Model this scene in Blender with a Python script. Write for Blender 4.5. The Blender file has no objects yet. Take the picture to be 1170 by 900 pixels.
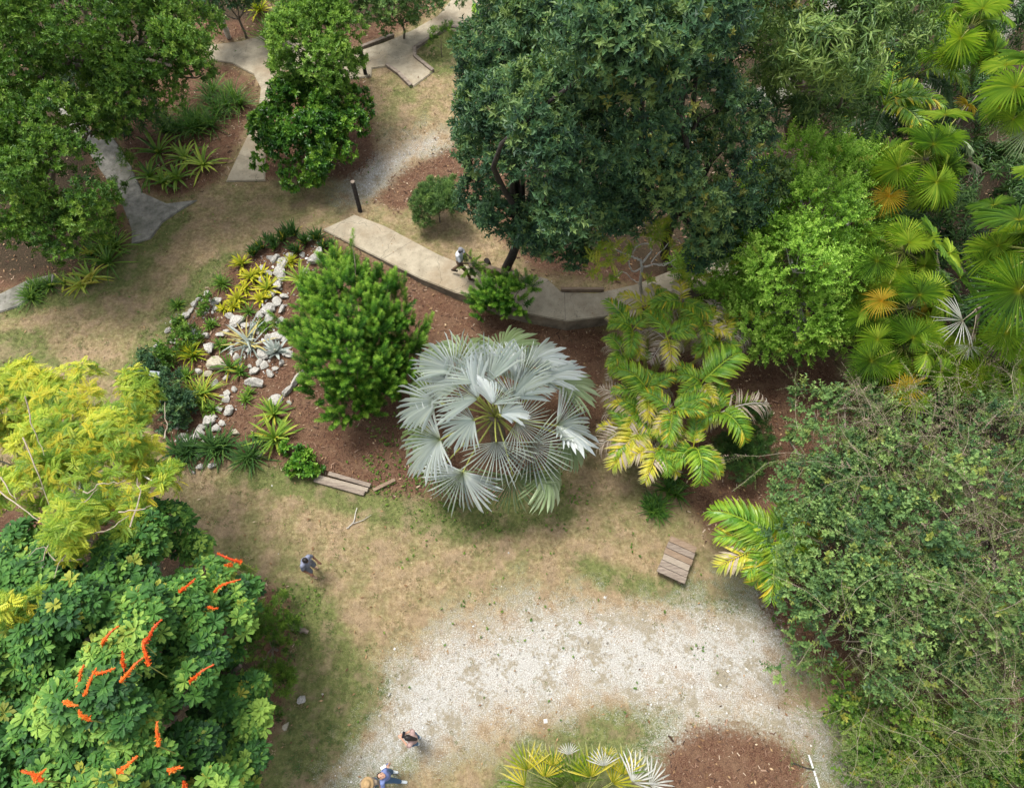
import bpy, bmesh, math, random
import numpy as np
from mathutils import Vector, Matrix

rng = np.random.default_rng(11)
random.seed(5)
scene = bpy.context.scene
R = math.radians
COL = scene.collection

# ------------------------------------------------------------------ camera
H = 19.0
PITCH = R(62.0)
FPX = 811.0
camd = bpy.data.cameras.new('camera')
camd.sensor_fit = 'HORIZONTAL'; camd.sensor_width = 36.0
camd.lens = 36.0 * FPX / 1170.0
camd.clip_start = 0.1; camd.clip_end = 2000
cam = bpy.data.objects.new('camera', camd); COL.objects.link(cam)
cam.location = (0, 0, H)
cam.rotation_euler = (R(90) - PITCH, 0, 0)
scene.camera = cam

# ------------------------------------------------------------------ light
SUN_EL, SUN_AZ = R(70), R(-50)        # azimuth from +Y (north), clockwise
w = bpy.data.worlds.new('World'); scene.world = w; w.use_nodes = True
nt = w.node_tree
bg = nt.nodes['Background']
sky = nt.nodes.new('ShaderNodeTexSky'); sky.sky_type = 'NISHITA'; sky.sun_disc = False
sky.sun_elevation = SUN_EL; sky.sun_rotation = SUN_AZ
sky.air_density = 1.0; sky.dust_density = 4.0; sky.ozone_density = 1.0
hs = nt.nodes.new('ShaderNodeHueSaturation'); hs.inputs['Saturation'].default_value = 0.35
nt.links.new(sky.outputs[0], hs.inputs['Color']); nt.links.new(hs.outputs[0], bg.inputs[0])
bg.inputs[1].default_value = 0.125
sd = bpy.data.lights.new('sun', 'SUN'); sd.energy = 1.9; sd.angle = R(20); sd.color = (1, .96, .89)
sun = bpy.data.objects.new('sun', sd); COL.objects.link(sun)
# light travels from the sun towards the scene
sdir = Vector((math.sin(SUN_AZ) * math.cos(SUN_EL), math.cos(SUN_AZ) * math.cos(SUN_EL), math.sin(SUN_EL)))
sun.rotation_euler = sdir.to_track_quat('Z', 'Y').to_euler()
sun.location = (0, 0, 40)
scene.view_settings.view_transform = 'Standard'; scene.view_settings.look = 'None'
scene.view_settings.gamma = 1; scene.view_settings.exposure = 1.15
scene.cycles.max_bounces = 6; scene.cycles.diffuse_bounces = 4; scene.cycles.glossy_bounces = 1
scene.cycles.transmission_bounces = 3; scene.cycles.transparent_max_bounces = 4

# ------------------------------------------------------------------ projection helper
CF = np.array([0, math.cos(PITCH), -math.sin(PITCH)]); CU = np.array([0, math.sin(PITCH), math.cos(PITCH)])
def P(px, py, z=0.0):
    d = CF + (px - 585) / FPX * np.array([1., 0, 0]) + (450 - py) / FPX * CU
    t = (H - z) / -d[2]
    return np.array([0, 0, H]) + t * d
def S(px, py, z=0.0):                      # pixels per metre there
    d = CF + (px - 585) / FPX * np.array([1., 0, 0]) + (450 - py) / FPX * CU
    return FPX / ((H - z) / -d[2])

# ------------------------------------------------------------------ object bookkeeping
def tag(o, label=None, cat=None, group=None, kind=None):
    if label: o['label'] = label
    if cat: o['category'] = cat
    if group: o['group'] = group
    if kind: o['kind'] = kind
    return o
def empty(name, loc, label, cat, group=None, rz=0.0):
    o = bpy.data.objects.new(name, None); COL.objects.link(o)
    o.location = tuple(float(v) for v in loc); o.rotation_euler = (0, 0, rz); o.empty_display_size = .2
    return tag(o, label, cat, group)

class Geo:
    """collects verts / tris (or quads) with a tone and an accent value per vertex"""
    def __init__(s): s.v = []; s.f = []; s.t = []; s.a = []; s.m = []; s.n = 0
    def add(s, v, f, tone=.5, acc=0., mat=0):
        v = np.asarray(v, float).reshape(-1, 3); f = np.asarray(f, int)
        if len(f) == 0: return
        s.v.append(v); s.f.append(f + s.n)
        s.t.append(np.broadcast_to(np.asarray(tone, float), (len(v),)).copy())
        s.a.append(np.broadcast_to(np.asarray(acc, float), (len(v),)).copy())
        s.m.append(np.full(len(f), mat)); s.n += len(v)
    def arr(s):
        return np.concatenate(s.v), s.f, np.concatenate(s.t), np.concatenate(s.a)
def mesh_from(name, g, mats, smooth=False, origin=(0, 0, 0)):
    me = bpy.data.meshes.new(name)
    if g.n == 0: return me
    V = np.concatenate(g.v) - np.asarray(origin, float)
    me.vertices.add(len(V)); me.vertices.foreach_set('co', V.astype(np.float32).ravel())
    li = np.concatenate([f.ravel() for f in g.f]); sz = np.concatenate([np.full(len(f), f.shape[1]) for f in g.f])
    me.loops.add(len(li)); me.loops.foreach_set('vertex_index', li.astype(np.int32))
    me.polygons.add(len(sz)); me.polygons.foreach_set('loop_start', (np.cumsum(sz) - sz).astype(np.int32))
    me.polygons.foreach_set('material_index', np.concatenate(g.m).astype(np.int32))
    me.polygons.foreach_set('use_smooth', np.full(len(sz), smooth))
    me.update(calc_edges=True)
    for nm, dat in (('tone', g.t), ('accent', g.a)):
        at = me.attributes.new(nm, 'FLOAT', 'POINT'); at.data.foreach_set('value', np.concatenate(dat).astype(np.float32))
    for m in (mats if isinstance(mats, (list, tuple)) else [mats]): me.materials.append(m)
    return me
def part(name, g, mats, parent=None, smooth=False, loc=None, label=None):
    org = np.array(parent.location) if parent is not None else (np.array(loc) if loc is not None else np.zeros(3))
    me = mesh_from(name, g, mats, smooth, org)
    o = bpy.data.objects.new(name, me); COL.objects.link(o)
    if parent is not None: o.parent = parent
    else: o.location = tuple(org)
    if label: o['label'] = label
    return o

# ------------------------------------------------------------------ materials
def lin(c):
    c = np.array(c, float) / 255.
    return tuple(np.where(c <= .04045, c / 12.92, ((c + .055) / 1.055) ** 2.4)) + (1.,)
def newmat(name):
    m = bpy.data.materials.new(name); m.use_nodes = True; n = m.node_tree; n.nodes.clear()
    out = n.nodes.new('ShaderNodeOutputMaterial'); return m, n, out
def N(n, t, **kw):
    x = n.nodes.new(t)
    for k, v in kw.items(): setattr(x, k, v)
    return x
def mathn(n, op, a, b=None, c=None, clamp=False):
    x = n.nodes.new('ShaderNodeMath'); x.operation = op; x.use_clamp = clamp
    for i, v in enumerate((a, b, c)):
        if v is None: continue
        if isinstance(v, (int, float)): x.inputs[i].default_value = v
        else: n.links.new(v, x.inputs[i])
    return x.outputs[0]
def noise(n, scale, detail=3, rough=.55, coord='Object', dist=0.):
    tc = n.nodes.new('ShaderNodeTexCoord'); x = n.nodes.new('ShaderNodeTexNoise')
    x.inputs['Scale'].default_value = scale; x.inputs['Detail'].default_value = detail
    x.inputs['Roughness'].default_value = rough; x.inputs['Distortion'].default_value = dist
    n.links.new(tc.outputs[coord], x.inputs['Vector']); return x.outputs['Fac']
def ramp(n, fac, stops):
    x = n.nodes.new('ShaderNodeValToRGB'); e = x.color_ramp.elements
    while len(e) < len(stops): e.new(.5)
    for i, (p, c) in enumerate(stops): e[i].position = p; e[i].color = tuple(c[:3]) + (1,)
    n.links.new(fac, x.inputs[0]); return x.outputs[0]
def mix(n, fac, a, b, mode='MIX'):
    x = n.nodes.new('ShaderNodeMix'); x.data_type = 'RGBA'; x.blend_type = mode
    for s_, v in ((0, fac), (6, a), (7, b)):
        if isinstance(v, (int, float)): x.inputs[s_].default_value = v
        elif isinstance(v, tuple): x.inputs[s_].default_value = tuple(v[:3]) + (1,)
        else: n.links.new(v, x.inputs[s_])
    return x.outputs[2]
def leafmat(name, stops, accent=(.3, .25, .05), rough=.45, trans=.28, var=.25, nscale=1.3, spec=.35):
    m, n, out = newmat(name)
    at = N(n, 'ShaderNodeAttribute', attribute_name='tone'); ac = N(n, 'ShaderNodeAttribute', attribute_name='accent')
    nz = noise(n, nscale, 2)
    nz = mathn(n, 'MULTIPLY', mathn(n, 'SUBTRACT', nz, .5), var * 2.2)
    c = ramp(n, mathn(n, 'ADD', at.outputs['Fac'], nz, clamp=True), stops)
    c = mix(n, ac.outputs['Fac'], c, accent)
    b = n.nodes.new('ShaderNodeBsdfPrincipled'); b.inputs['Roughness'].default_value = rough
    b.inputs['Specular IOR Level'].default_value = spec
    n.links.new(c, b.inputs['Base Color'])
    tr = n.nodes.new('ShaderNodeBsdfTranslucent')
    n.links.new(mix(n, 1.0, c, (1.0, 1.1, .6), 'MULTIPLY'), tr.inputs[0])
    ms = n.nodes.new('ShaderNodeMixShader'); ms.inputs[0].default_value = trans
    n.links.new(b.outputs[0], ms.inputs[1]); n.links.new(tr.outputs[0], ms.inputs[2]); n.links.new(ms.outputs[0], out.inputs[0])
    return m
def simple(name, c1, c2, scale=6, rough=.8, bump=.3, bscale=None, detail=5, spec=.25, stretch=None):
    m, n, out = newmat(name)
    b = n.nodes.new('ShaderNodeBsdfPrincipled'); b.inputs['Roughness'].default_value = rough
    b.inputs['Specular IOR Level'].default_value = spec
    tc = n.nodes.new('ShaderNodeTexCoord'); mp = n.nodes.new('ShaderNodeMapping')
    if stretch: mp.inputs['Scale'].default_value = stretch
    n.links.new(tc.outputs['Object'], mp.inputs[0])
    x = n.nodes.new('ShaderNodeTexNoise'); x.inputs['Scale'].default_value = scale; x.inputs['Detail'].default_value = detail
    x.inputs['Roughness'].default_value = .65
    n.links.new(mp.outputs[0], x.inputs[0])
    n.links.new(ramp(n, x.outputs[0], [(.33, c1), (.67, c2)]), b.inputs['Base Color'])
    if bump:
        bp = n.nodes.new('ShaderNodeBump'); bp.inputs['Strength'].default_value = bump; bp.inputs['Distance'].default_value = .02
        y = n.nodes.new('ShaderNodeTexNoise'); y.inputs['Scale'].default_value = bscale or scale * 4; y.inputs['Detail'].default_value = 4
        n.links.new(mp.outputs[0], y.inputs[0]); n.links.new(y.outputs[0], bp.inputs['Height']); n.links.new(bp.outputs[0], b.inputs['Normal'])
    n.links.new(b.outputs[0], out.inputs[0]); return m

M = {}
M['bark'] = simple('grey_brown_bark', (.10, .08, .06), (.24, .20, .16), 8, .9, .6, 30)
M['pale_bark'] = simple('pale_bark', (.34, .32, .28), (.58, .55, .50), 9, .85, .4, 30)
M['dark_bark'] = simple('dark_bark', (.02, .018, .015), (.06, .05, .045), 9, .9, .5, 30)
def concrete(name, c1, c2, c3):
    m, n, out = newmat(name); b_ = n.nodes.new('ShaderNodeBsdfPrincipled'); b_.inputs['Roughness'].default_value = .92; b_.inputs['Specular IOR Level'].default_value = .15
    fine = noise(n, 60, 4, .7); mid = noise(n, 3.2, 6, .65); big = noise(n, .7, 4, .6)
    c = ramp(n, mid, [(.32, c1), (.66, c2)]); c = mix(n, ramp(n, big, [(.5, (0, 0, 0)), (.68, (.75, .75, .75))]), c, c3)
    c = mix(n, 1.0, c, ramp(n, fine, [(.3, (.80, .80, .80)), (.7, (1.12, 1.12, 1.12))]), 'MULTIPLY')
    tc = n.nodes.new('ShaderNodeTexCoord'); nz_ = n.nodes.new('ShaderNodeTexNoise'); nz_.inputs['Scale'].default_value = 1.7; nz_.inputs['Detail'].default_value = 5
    n.links.new(tc.outputs['Object'], nz_.inputs[0]); vm = n.nodes.new('ShaderNodeVectorMath'); vm.operation = 'MULTIPLY_ADD'; vm.inputs[1].default_value = (.9, .9, .9)
    n.links.new(nz_.outputs['Color'], vm.inputs[0]); n.links.new(tc.outputs['Object'], vm.inputs[2])
    vo = n.nodes.new('ShaderNodeTexVoronoi'); vo.feature = 'DISTANCE_TO_EDGE'; vo.inputs['Scale'].default_value = .42; n.links.new(vm.outputs[0], vo.inputs['Vector'])
    cr = mathn(n, 'MULTIPLY', mathn(n, 'LESS_THAN', vo.outputs[0], .0035), .45); c = mix(n, cr, c, (.05, .045, .035))
    spk = mathn(n, 'MULTIPLY', mathn(n, 'GREATER_THAN', noise(n, 14, 3, .6), .66), .5); c = mix(n, spk, c, (.12, .10, .07))
    n.links.new(c, b_.inputs['Base Color']); bp_ = n.nodes.new('ShaderNodeBump'); bp_.inputs['Strength'].default_value = .3; bp_.inputs['Distance'].default_value = .02
    n.links.new(fine, bp_.inputs['Height']); n.links.new(bp_.outputs[0], b_.inputs['Normal']); n.links.new(b_.outputs[0], out.inputs[0]); return m
M['concrete_old'] = simple('old_concrete', (.25, .215, .16), (.40, .35, .27), 2.6, .9, .3, 40, 12)
M['concrete_grey'] = simple('weathered_concrete', (.10, .10, .085), (.32, .30, .265), 2.4, .85, .3, 30, 9)
M['concrete'] = concrete('old_concrete', (.25, .215, .155), (.38, .335, .25), (.24, .185, .12))
M['concrete_grey'] = concrete('weathered_concrete', (.12, .12, .10), (.30, .285, .25), (.09, .095, .06))
M['rock'] = simple('white_limestone', (.20, .19, .165), (.58, .56, .51), 9, .85, .7, 40, 8)
M['rock_tan'] = simple('tan_limestone', (.24, .21, .15), (.48, .44, .34), 9, .85, .7, 30, 6)
M['timber'] = simple('weathered_timber', (.13, .10, .08), (.30, .25, .20), 4, .85, .5, 20, 6, stretch=(1, 9, 1))
M['timber2'] = simple('brown_timber', (.16, .11, .075), (.27, .20, .14), 4, .85, .5, 20, 6, stretch=(1, 9, 1))
M['timber3'] = simple('pale_timber', (.22, .18, .14), (.34, .29, .23), 4, .85, .5, 20, 6, stretch=(1, 9, 1))
M['petiole'] = simple('yellow_green_stalk', (.22, .26, .06), (.34, .34, .09), 9, .6, 0)
M['deadstalk'] = simple('dry_stalk', (.25, .20, .14), (.40, .34, .27), 9, .8, 0)
M['wall'] = simple('dark_concrete_wall', (.10, .085, .065), (.24, .20, .15), 3, .9, .5, 30, 8)  # darker concrete for walkway sides and joint lines

# ------------------------------------------------------------------ polygons of the ground, traced on the ground plane
def wpoly(pts): return np.array([P(x, y)[:2] for x, y in pts])
def sdist(pts, polys):
    """signed distance, positive inside the union"""
    best = np.full(len(pts), -1e9)
    for poly in polys:
        n = len(poly); d = np.full(len(pts), 1e9); ins = np.zeros(len(pts), bool)
        for i in range(n):
            a = poly[i]; b = poly[(i + 1) % n]; e = b - a
            wv = pts - a; t = np.clip((wv @ e) / (e @ e + 1e-12), 0, 1)
            d = np.minimum(d, np.hypot(*(wv - t[:, None] * e).T))
            c = ((a[1] > pts[:, 1]) != (b[1] > pts[:, 1]))
            xs = (b[0] - a[0]) * (pts[:, 1] - a[1]) / (b[1] - a[1] + 1e-12) + a[0]
            ins ^= c & (pts[:, 0] < xs)
        best = np.maximum(best, np.where(ins, d, -d))
    return best
GRAVEL = [wpoly(p) for p in (
    [(462,765),(490,735),(515,716),(560,705),(620,695),(700,688),(770,690),(830,697),(885,702),(910,720),(890,765),(905,790),(950,830),(960,905),(930,905),(925,870),(890,842),(840,828),(790,830),(762,846),(745,850),(775,815),(720,803),(680,803),(640,818),(600,830),(560,838),(520,838),(500,856),(470,868),(440,885),(405,905),(370,905),(425,858),(446,825),(455,790)],
    [(402,218),(425,175),(465,157),(505,152),(512,158),(490,176),(455,197),(425,222),(412,225)])]
MULCH = [wpoly(p) for p in (
    [(285,290),(300,278),(370,266),(420,292),(560,352),(600,364),(690,374),(700,400),(690,450),(700,480),(665,505),(640,540),(560,572),(500,570),(425,562),(360,545),(290,525),(200,532),(165,480),(160,440),(185,400),(215,365),(240,330),(262,300)],
    [(428,228),(460,195),(500,176),(530,160),(570,200),(560,240),(520,245),(500,235),(450,243)],
    [(235,72),(262,74),(288,88),(297,105),(293,125),(278,155),(263,185),(253,206),(225,220),(190,227),(165,218),(145,180),(120,140),(100,90),(150,60)],
    [(700,400),(790,400),(960,405),(960,480),(900,580),(860,640),(810,618),(795,590),(760,555),(720,500),(695,460)],
    [(-200,-40),(-60,120),(90,150),(145,235),(150,272),(135,290),(100,320),(60,326),(-100,350),(-300,300)],
    [(758,856),(790,832),(840,828),(890,845),(920,870),(928,930),(735,930)],
    [(-100,560),(120,560),(200,600),(265,665),(325,672),(335,720),(330,790),(312,850),(285,930),(-300,930),(-300,600)],
    [(870,690),(880,570),(950,430),(1300,380),(1300,820),(1060,835),(960,790),(900,735)],
    [(830,-200),(1500,-200),(1350,400),(960,405),(820,345),(700,322),(610,312),(600,300),(566,270),(560,200),(553,60),(560,-200)],
    [(210,-100),(330,-100),(302,38),(260,48),(232,48),(220,20)], [(390,-100),(540,-100),(515,-6),(470,30),(413,53),(380,60),(330,30)],
    [(-300,-200),(215,-200),(232,48),(240,66),(100,110),(100,150),(-300,200)],
    [(290,205),(300,95),(420,90),(430,180),(400,205)])]
GREEN = [wpoly(p) for p in (
    [(150,282),(175,272),(205,240),(212,250),(185,285),(150,318),(110,335),(40,352),(0,362),(60,338)],
    [(268,296),(240,325),(210,360),(183,400),(158,440),(140,440),(165,385),(200,340),(250,296)],
    [(270,522),(360,550),(430,566),(560,575),(640,560),(650,590),(520,612),(440,590),(330,560),(270,545)],
    [(330,672),(375,690),(400,760),(438,782),(400,850),(330,905),(285,905),(330,830),(350,770)],
    [(660,640),(740,665),(860,680),(870,700),(780,685),(690,668)],
    [(462,850),(470,870),(430,905),(380,905),(420,875)], [(640,838),(700,812),(770,820),(740,905),(560,905),(600,850)],
    [(480,40),(512,36),(550,46),(552,75),(520,80),(496,80),(478,66)], [(0,385),(40,380),(60,420),(0,440)], [(930,860),(1000,850),(1170,850),(1200,950),(930,950)])]
HUMUS_SHADE = [wpoly(p) for p in (  # litter under the canopies, with the trees' shade painted into its colour
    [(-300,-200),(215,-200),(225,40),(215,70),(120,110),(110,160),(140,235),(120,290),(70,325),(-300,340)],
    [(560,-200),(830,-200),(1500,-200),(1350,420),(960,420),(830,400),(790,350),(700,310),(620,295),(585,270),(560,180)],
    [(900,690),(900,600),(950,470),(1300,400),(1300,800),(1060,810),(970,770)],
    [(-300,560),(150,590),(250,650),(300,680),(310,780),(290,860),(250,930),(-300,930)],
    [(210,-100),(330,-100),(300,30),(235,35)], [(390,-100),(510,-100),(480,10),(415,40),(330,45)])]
def fbm(x, y, seed=0, f0=.15, oct=4):
    r = np.random.default_rng(seed); o = np.zeros_like(x); a = 1.; f = f0
    for _ in range(oct):
        for k in range(3):
            th = r.uniform(0, 6.28); ph = r.uniform(0, 6.28)
            o += a * np.sin((x * math.cos(th) + y * math.sin(th)) * f * 6.28 + ph + 1.3 * np.sin((y * math.cos(th) - x * math.sin(th)) * f * 4 + ph * 2))
        a *= .55; f *= 2.05
    return o / 3.5
def gz(x, y): return np.zeros_like(x)

# ground sheet: fine in the garden, coarse to the horizon
def axis(lo, hi, st, far):
    a = np.arange(lo, hi + 1e-6, st); ex = []; d = st; p = hi
    while p < far: d *= 1.35; p += d; ex.append(p - hi)
    ex = np.array(ex); return np.concatenate([(lo - ex)[::-1], a, hi + ex])
xs = axis(-25, 25, .14, 600); ys = axis(-6, 34, .14, 700)
GX, GY = np.meshgrid(xs, ys); gp = np.stack([GX.ravel(), GY.ravel()], 1)
sel = (abs(gp[:, 0]) < 30) & (gp[:, 1] > -12) & (gp[:, 1] < 42)
def field(polys):
    o = np.full(len(gp), -3.); o[sel] = np.clip(sdist(gp[sel], polys), -3, 3); return o
DG, DM, DL, DH = field(GRAVEL), field(MULCH), field(GREEN), field(HUMUS_SHADE)
nx, ny = len(xs), len(ys)
idx = np.arange(nx * ny).reshape(ny, nx)
F = np.stack([idx[:-1, :-1], idx[:-1, 1:], idx[1:, 1:], idx[1:, :-1]], -1).reshape(-1, 4)
gg = Geo(); gzv = .012 * fbm(gp[:, 0], gp[:, 1], 3, .4); gzv[~sel] = 0
gg.add(np.column_stack([gp, gzv]), F)
m, n, out = newmat('ground_cover_earth')
A = lambda nm: N(n, 'ShaderNodeAttribute', attribute_name=nm).outputs['Fac']
nb = noise(n, .35, 4); nm_ = noise(n, 1.6, 5, .6); nf = noise(n, 9, 4, .65); ng = noise(n, 38, 3, .7); nv = noise(n, 90, 2, .7)
dry = ramp(n, nf, [(.3, (.20, .145, .08)), (.5, (.31, .235, .135)), (.7, (.41, .33, .205))])
grn = ramp(n, nf, [(.3, (.075, .105, .03)), (.55, (.13, .17, .05)), (.75, (.20, .225, .085))])
gf = mathn(n, 'ADD', mathn(n, 'MULTIPLY', mathn(n, 'MAXIMUM', A('dgreen'), -.35), 2.6), mathn(n, 'ADD', mathn(n, 'MULTIPLY', mathn(n, 'SUBTRACT', nm_, .5), 2.6), mathn(n, 'MULTIPLY', mathn(n, 'SUBTRACT', nb, .5), 2.0)))
gf = mathn(n, 'ADD', gf, 1.15); gf = mathn(n, 'ADD', gf, mathn(n, 'MULTIPLY', mathn(n, 'SUBTRACT', ng, .5), 1.2), clamp=True)
gf = mathn(n, 'MULTIPLY', gf, .85)
c = mix(n, gf, dry, grn)
c = mix(n, ramp(n, nm_, [(.38, (.55, .55, .55)), (.5, (0, 0, 0))]), c, (.30, .225, .15))
c = mix(n, 1.0, c, ramp(n, noise(n, 3.3, 5, .7), [(.3, (.70, .70, .70)), (.7, (1.18, 1.16, 1.14))]), 'MULTIPLY')
# bare earth flecks
bf = mathn(n, 'MULTIPLY', mathn(n, 'GREATER_THAN', noise(n, 22, 3, .7), .60), .4)
c = mix(n, bf, c, (.20, .14, .085))
c = mix(n, 1.0, c, ramp(n, ng, [(.25, (.72, .72, .72)), (.75, (1.25, 1.24, 1.2))]), 'MULTIPLY')
# gravel
grav = ramp(n, ng, [(.28, (.21, .20, .17)), (.48, (.41, .40, .37)), (.7, (.67, .66, .63))])
grav = mix(n, ramp(n, mathn(n, 'ADD', nm_, mathn(n, 'MULTIPLY', mathn(n, 'SUBTRACT', nf, .5), .5)), [(.5, (0, 0, 0)), (.62, (.8, .8, .8))]), grav, ramp(n, ng, [(.3, (.16, .13, .08)), (.7, (.34, .29, .2))]))
gvf = mathn(n, 'ADD', mathn(n, 'MULTIPLY', A('dgravel'), .75), mathn(n, 'ADD', mathn(n, 'MULTIPLY', mathn(n, 'SUBTRACT', nb, .5), 2.2), mathn(n, 'MULTIPLY', mathn(n, 'SUBTRACT', nm_, .5), 3.2)))
gvf = mathn(n, 'ADD', gvf, mathn(n, 'MULTIPLY', mathn(n, 'SUBTRACT', ng, .5), 2.2)); gvf = mathn(n, 'MULTIPLY', mathn(n, 'ADD', gvf, .42, clamp=True), .93)
c = mix(n, gvf, c, grav)
# mulch
mul = ramp(n, ng, [(.28, (.035, .02, .013)), (.5, (.11, .055, .034)), (.72, (.25, .15, .10))])
mul = mix(n, mathn(n, 'MULTIPLY', mathn(n, 'GREATER_THAN', nf, .52), .35), mul, (.20, .125, .075))
mul = mix(n, ramp(n, nm_, [(.45, (0, 0, 0)), (.65, (.3, .3, .3))]), mul, (.235, .16, .10))
mf = mathn(n, 'ADD', mathn(n, 'MULTIPLY', A('dmulch'), 2.6), mathn(n, 'MULTIPLY', mathn(n, 'SUBTRACT', nf, .5), 3.0))
mf = mathn(n, 'ADD', mf, .4, clamp=True)
c = mix(n, mf, c, mul)
hum_shade = ramp(n, ng, [(.3, (.012, .011, .007)), (.5, (.04, .032, .02)), (.72, (.10, .075, .045))])  # dark litter tone, canopy shade included in the colour
hf = mathn(n, 'ADD', mathn(n, 'MULTIPLY', A('dhumus_shade'), 1.3), mathn(n, 'MULTIPLY', mathn(n, 'SUBTRACT', nm_, .5), 2.0), clamp=True)
c = mix(n, mathn(n, 'MULTIPLY', hf, .92), c, hum_shade)
b = n.nodes.new('ShaderNodeBsdfPrincipled'); b.inputs['Roughness'].default_value = .95; b.inputs['Specular IOR Level'].default_value = .1
n.links.new(c, b.inputs['Base Color'])
bp = n.nodes.new('ShaderNodeBump'); bp.inputs['Strength'].default_value = .7; bp.inputs['Distance'].default_value = .05
n.links.new(mathn(n, 'ADD', ng, mathn(n, 'ADD', nf, mathn(n, 'MULTIPLY', nv, .6))), bp.inputs['Height']); n.links.new(bp.outputs[0], b.inputs['Normal'])
n.links.new(b.outputs[0], out.inputs[0])
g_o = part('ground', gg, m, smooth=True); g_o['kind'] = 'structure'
for nm, dat in (('dgravel', DG), ('dmulch', DM), ('dgreen', DL), ('dhumus_shade', DH)):
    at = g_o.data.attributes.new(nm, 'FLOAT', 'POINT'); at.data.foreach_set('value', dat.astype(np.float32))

# ------------------------------------------------------------------ shape helpers
def frames(d, up):
    d = d / np.linalg.norm(d, axis=1, keepdims=True)
    y = np.cross(up, d); ln = np.linalg.norm(y, axis=1, keepdims=True)
    bad = ln[:, 0] < 1e-4; y[bad] = (0, 1, 0); ln[bad] = 1; y = y / ln
    z = np.cross(d, y); return np.stack([d, y, z], 2)        # columns x=d, y, z
def scatter(g, T, Rm, s, loc, tone, acc=0., mat=0, sel=None):
    """copy template T=(v,f,tone,acc) at every frame"""
    v, f, t, a = T; k = len(v); n_ = len(loc)
    if n_ == 0: return
    V = np.einsum('nij,kj->nki', Rm * np.asarray(s).reshape(-1, 1, 1), v) + loc[:, None]
    Fo = f[None] + (np.arange(n_) * k)[:, None, None]
    tt = np.broadcast_to(np.asarray(tone, float).reshape(-1, 1) + t[None], (n_, k)).ravel()
    aa = np.broadcast_to(np.clip(np.asarray(acc, float).reshape(-1, 1) + a[None], 0, 1), (n_, k)).ravel()
    g.add(V.reshape(-1, 3), Fo.reshape(-1, f.shape[1]), tt, aa, mat)
def rand_unit(n_, r=rng):
    v = r.normal(size=(n_, 3)); return v / np.linalg.norm(v, axis=1, keepdims=True)
def tube(g, pts, rad, sides=6, tone=.5, mat=0, cap=True):
    pts = np.asarray(pts, float); n_ = len(pts); rad = np.broadcast_to(rad, (n_,))
    d = np.gradient(pts, axis=0); d /= np.linalg.norm(d, axis=1, keepdims=True) + 1e-9
    up = np.tile([0.3, .2, 1.], (n_, 1)); fr = frames(d, up + .01)
    an = np.linspace(0, 2 * math.pi, sides, endpoint=False)
    V = pts[:, None] + rad[:, None, None] * (np.cos(an)[None, :, None] * fr[:, None, :, 1] + np.sin(an)[None, :, None] * fr[:, None, :, 2])
    i = np.arange(n_ - 1)[:, None] * sides; j = np.arange(sides)[None]; j2 = (j + 1) % sides
    F_ = np.stack([i + j, i + j2, i + sides + j2, i + sides + j], -1).reshape(-1, 4)
    g.add(V.reshape(-1, 3), F_, tone, 0, mat)
    if cap:
        base = np.arange(1, sides - 1)
        for off, flip in ((0, 1), ((n_ - 1) * sides, 0)):
            tri = np.stack([np.zeros_like(base), base, base + 1], 1)
            if flip: tri = tri[:, ::-1]
            ring = V.reshape(-1, 3)[off:off + sides]; g.add(ring, tri, tone, 0, mat)
def curve(a, b, sag=0., wob=.1, n_=6, r=rng):
    a = np.asarray(a, float); b = np.asarray(b, float); t = np.linspace(0, 1, n_)[:, None]
    p = a + (b - a) * t; L = np.linalg.norm(b - a)
    off = r.normal(size=3) * wob * L; off2 = r.normal(size=3) * wob * L * .5
    p += np.sin(t * math.pi) * off + np.sin(t * 2 * math.pi) * off2; p[:, 2] += np.sin(t[:, 0] * math.pi) * sag * L
    return p
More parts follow.
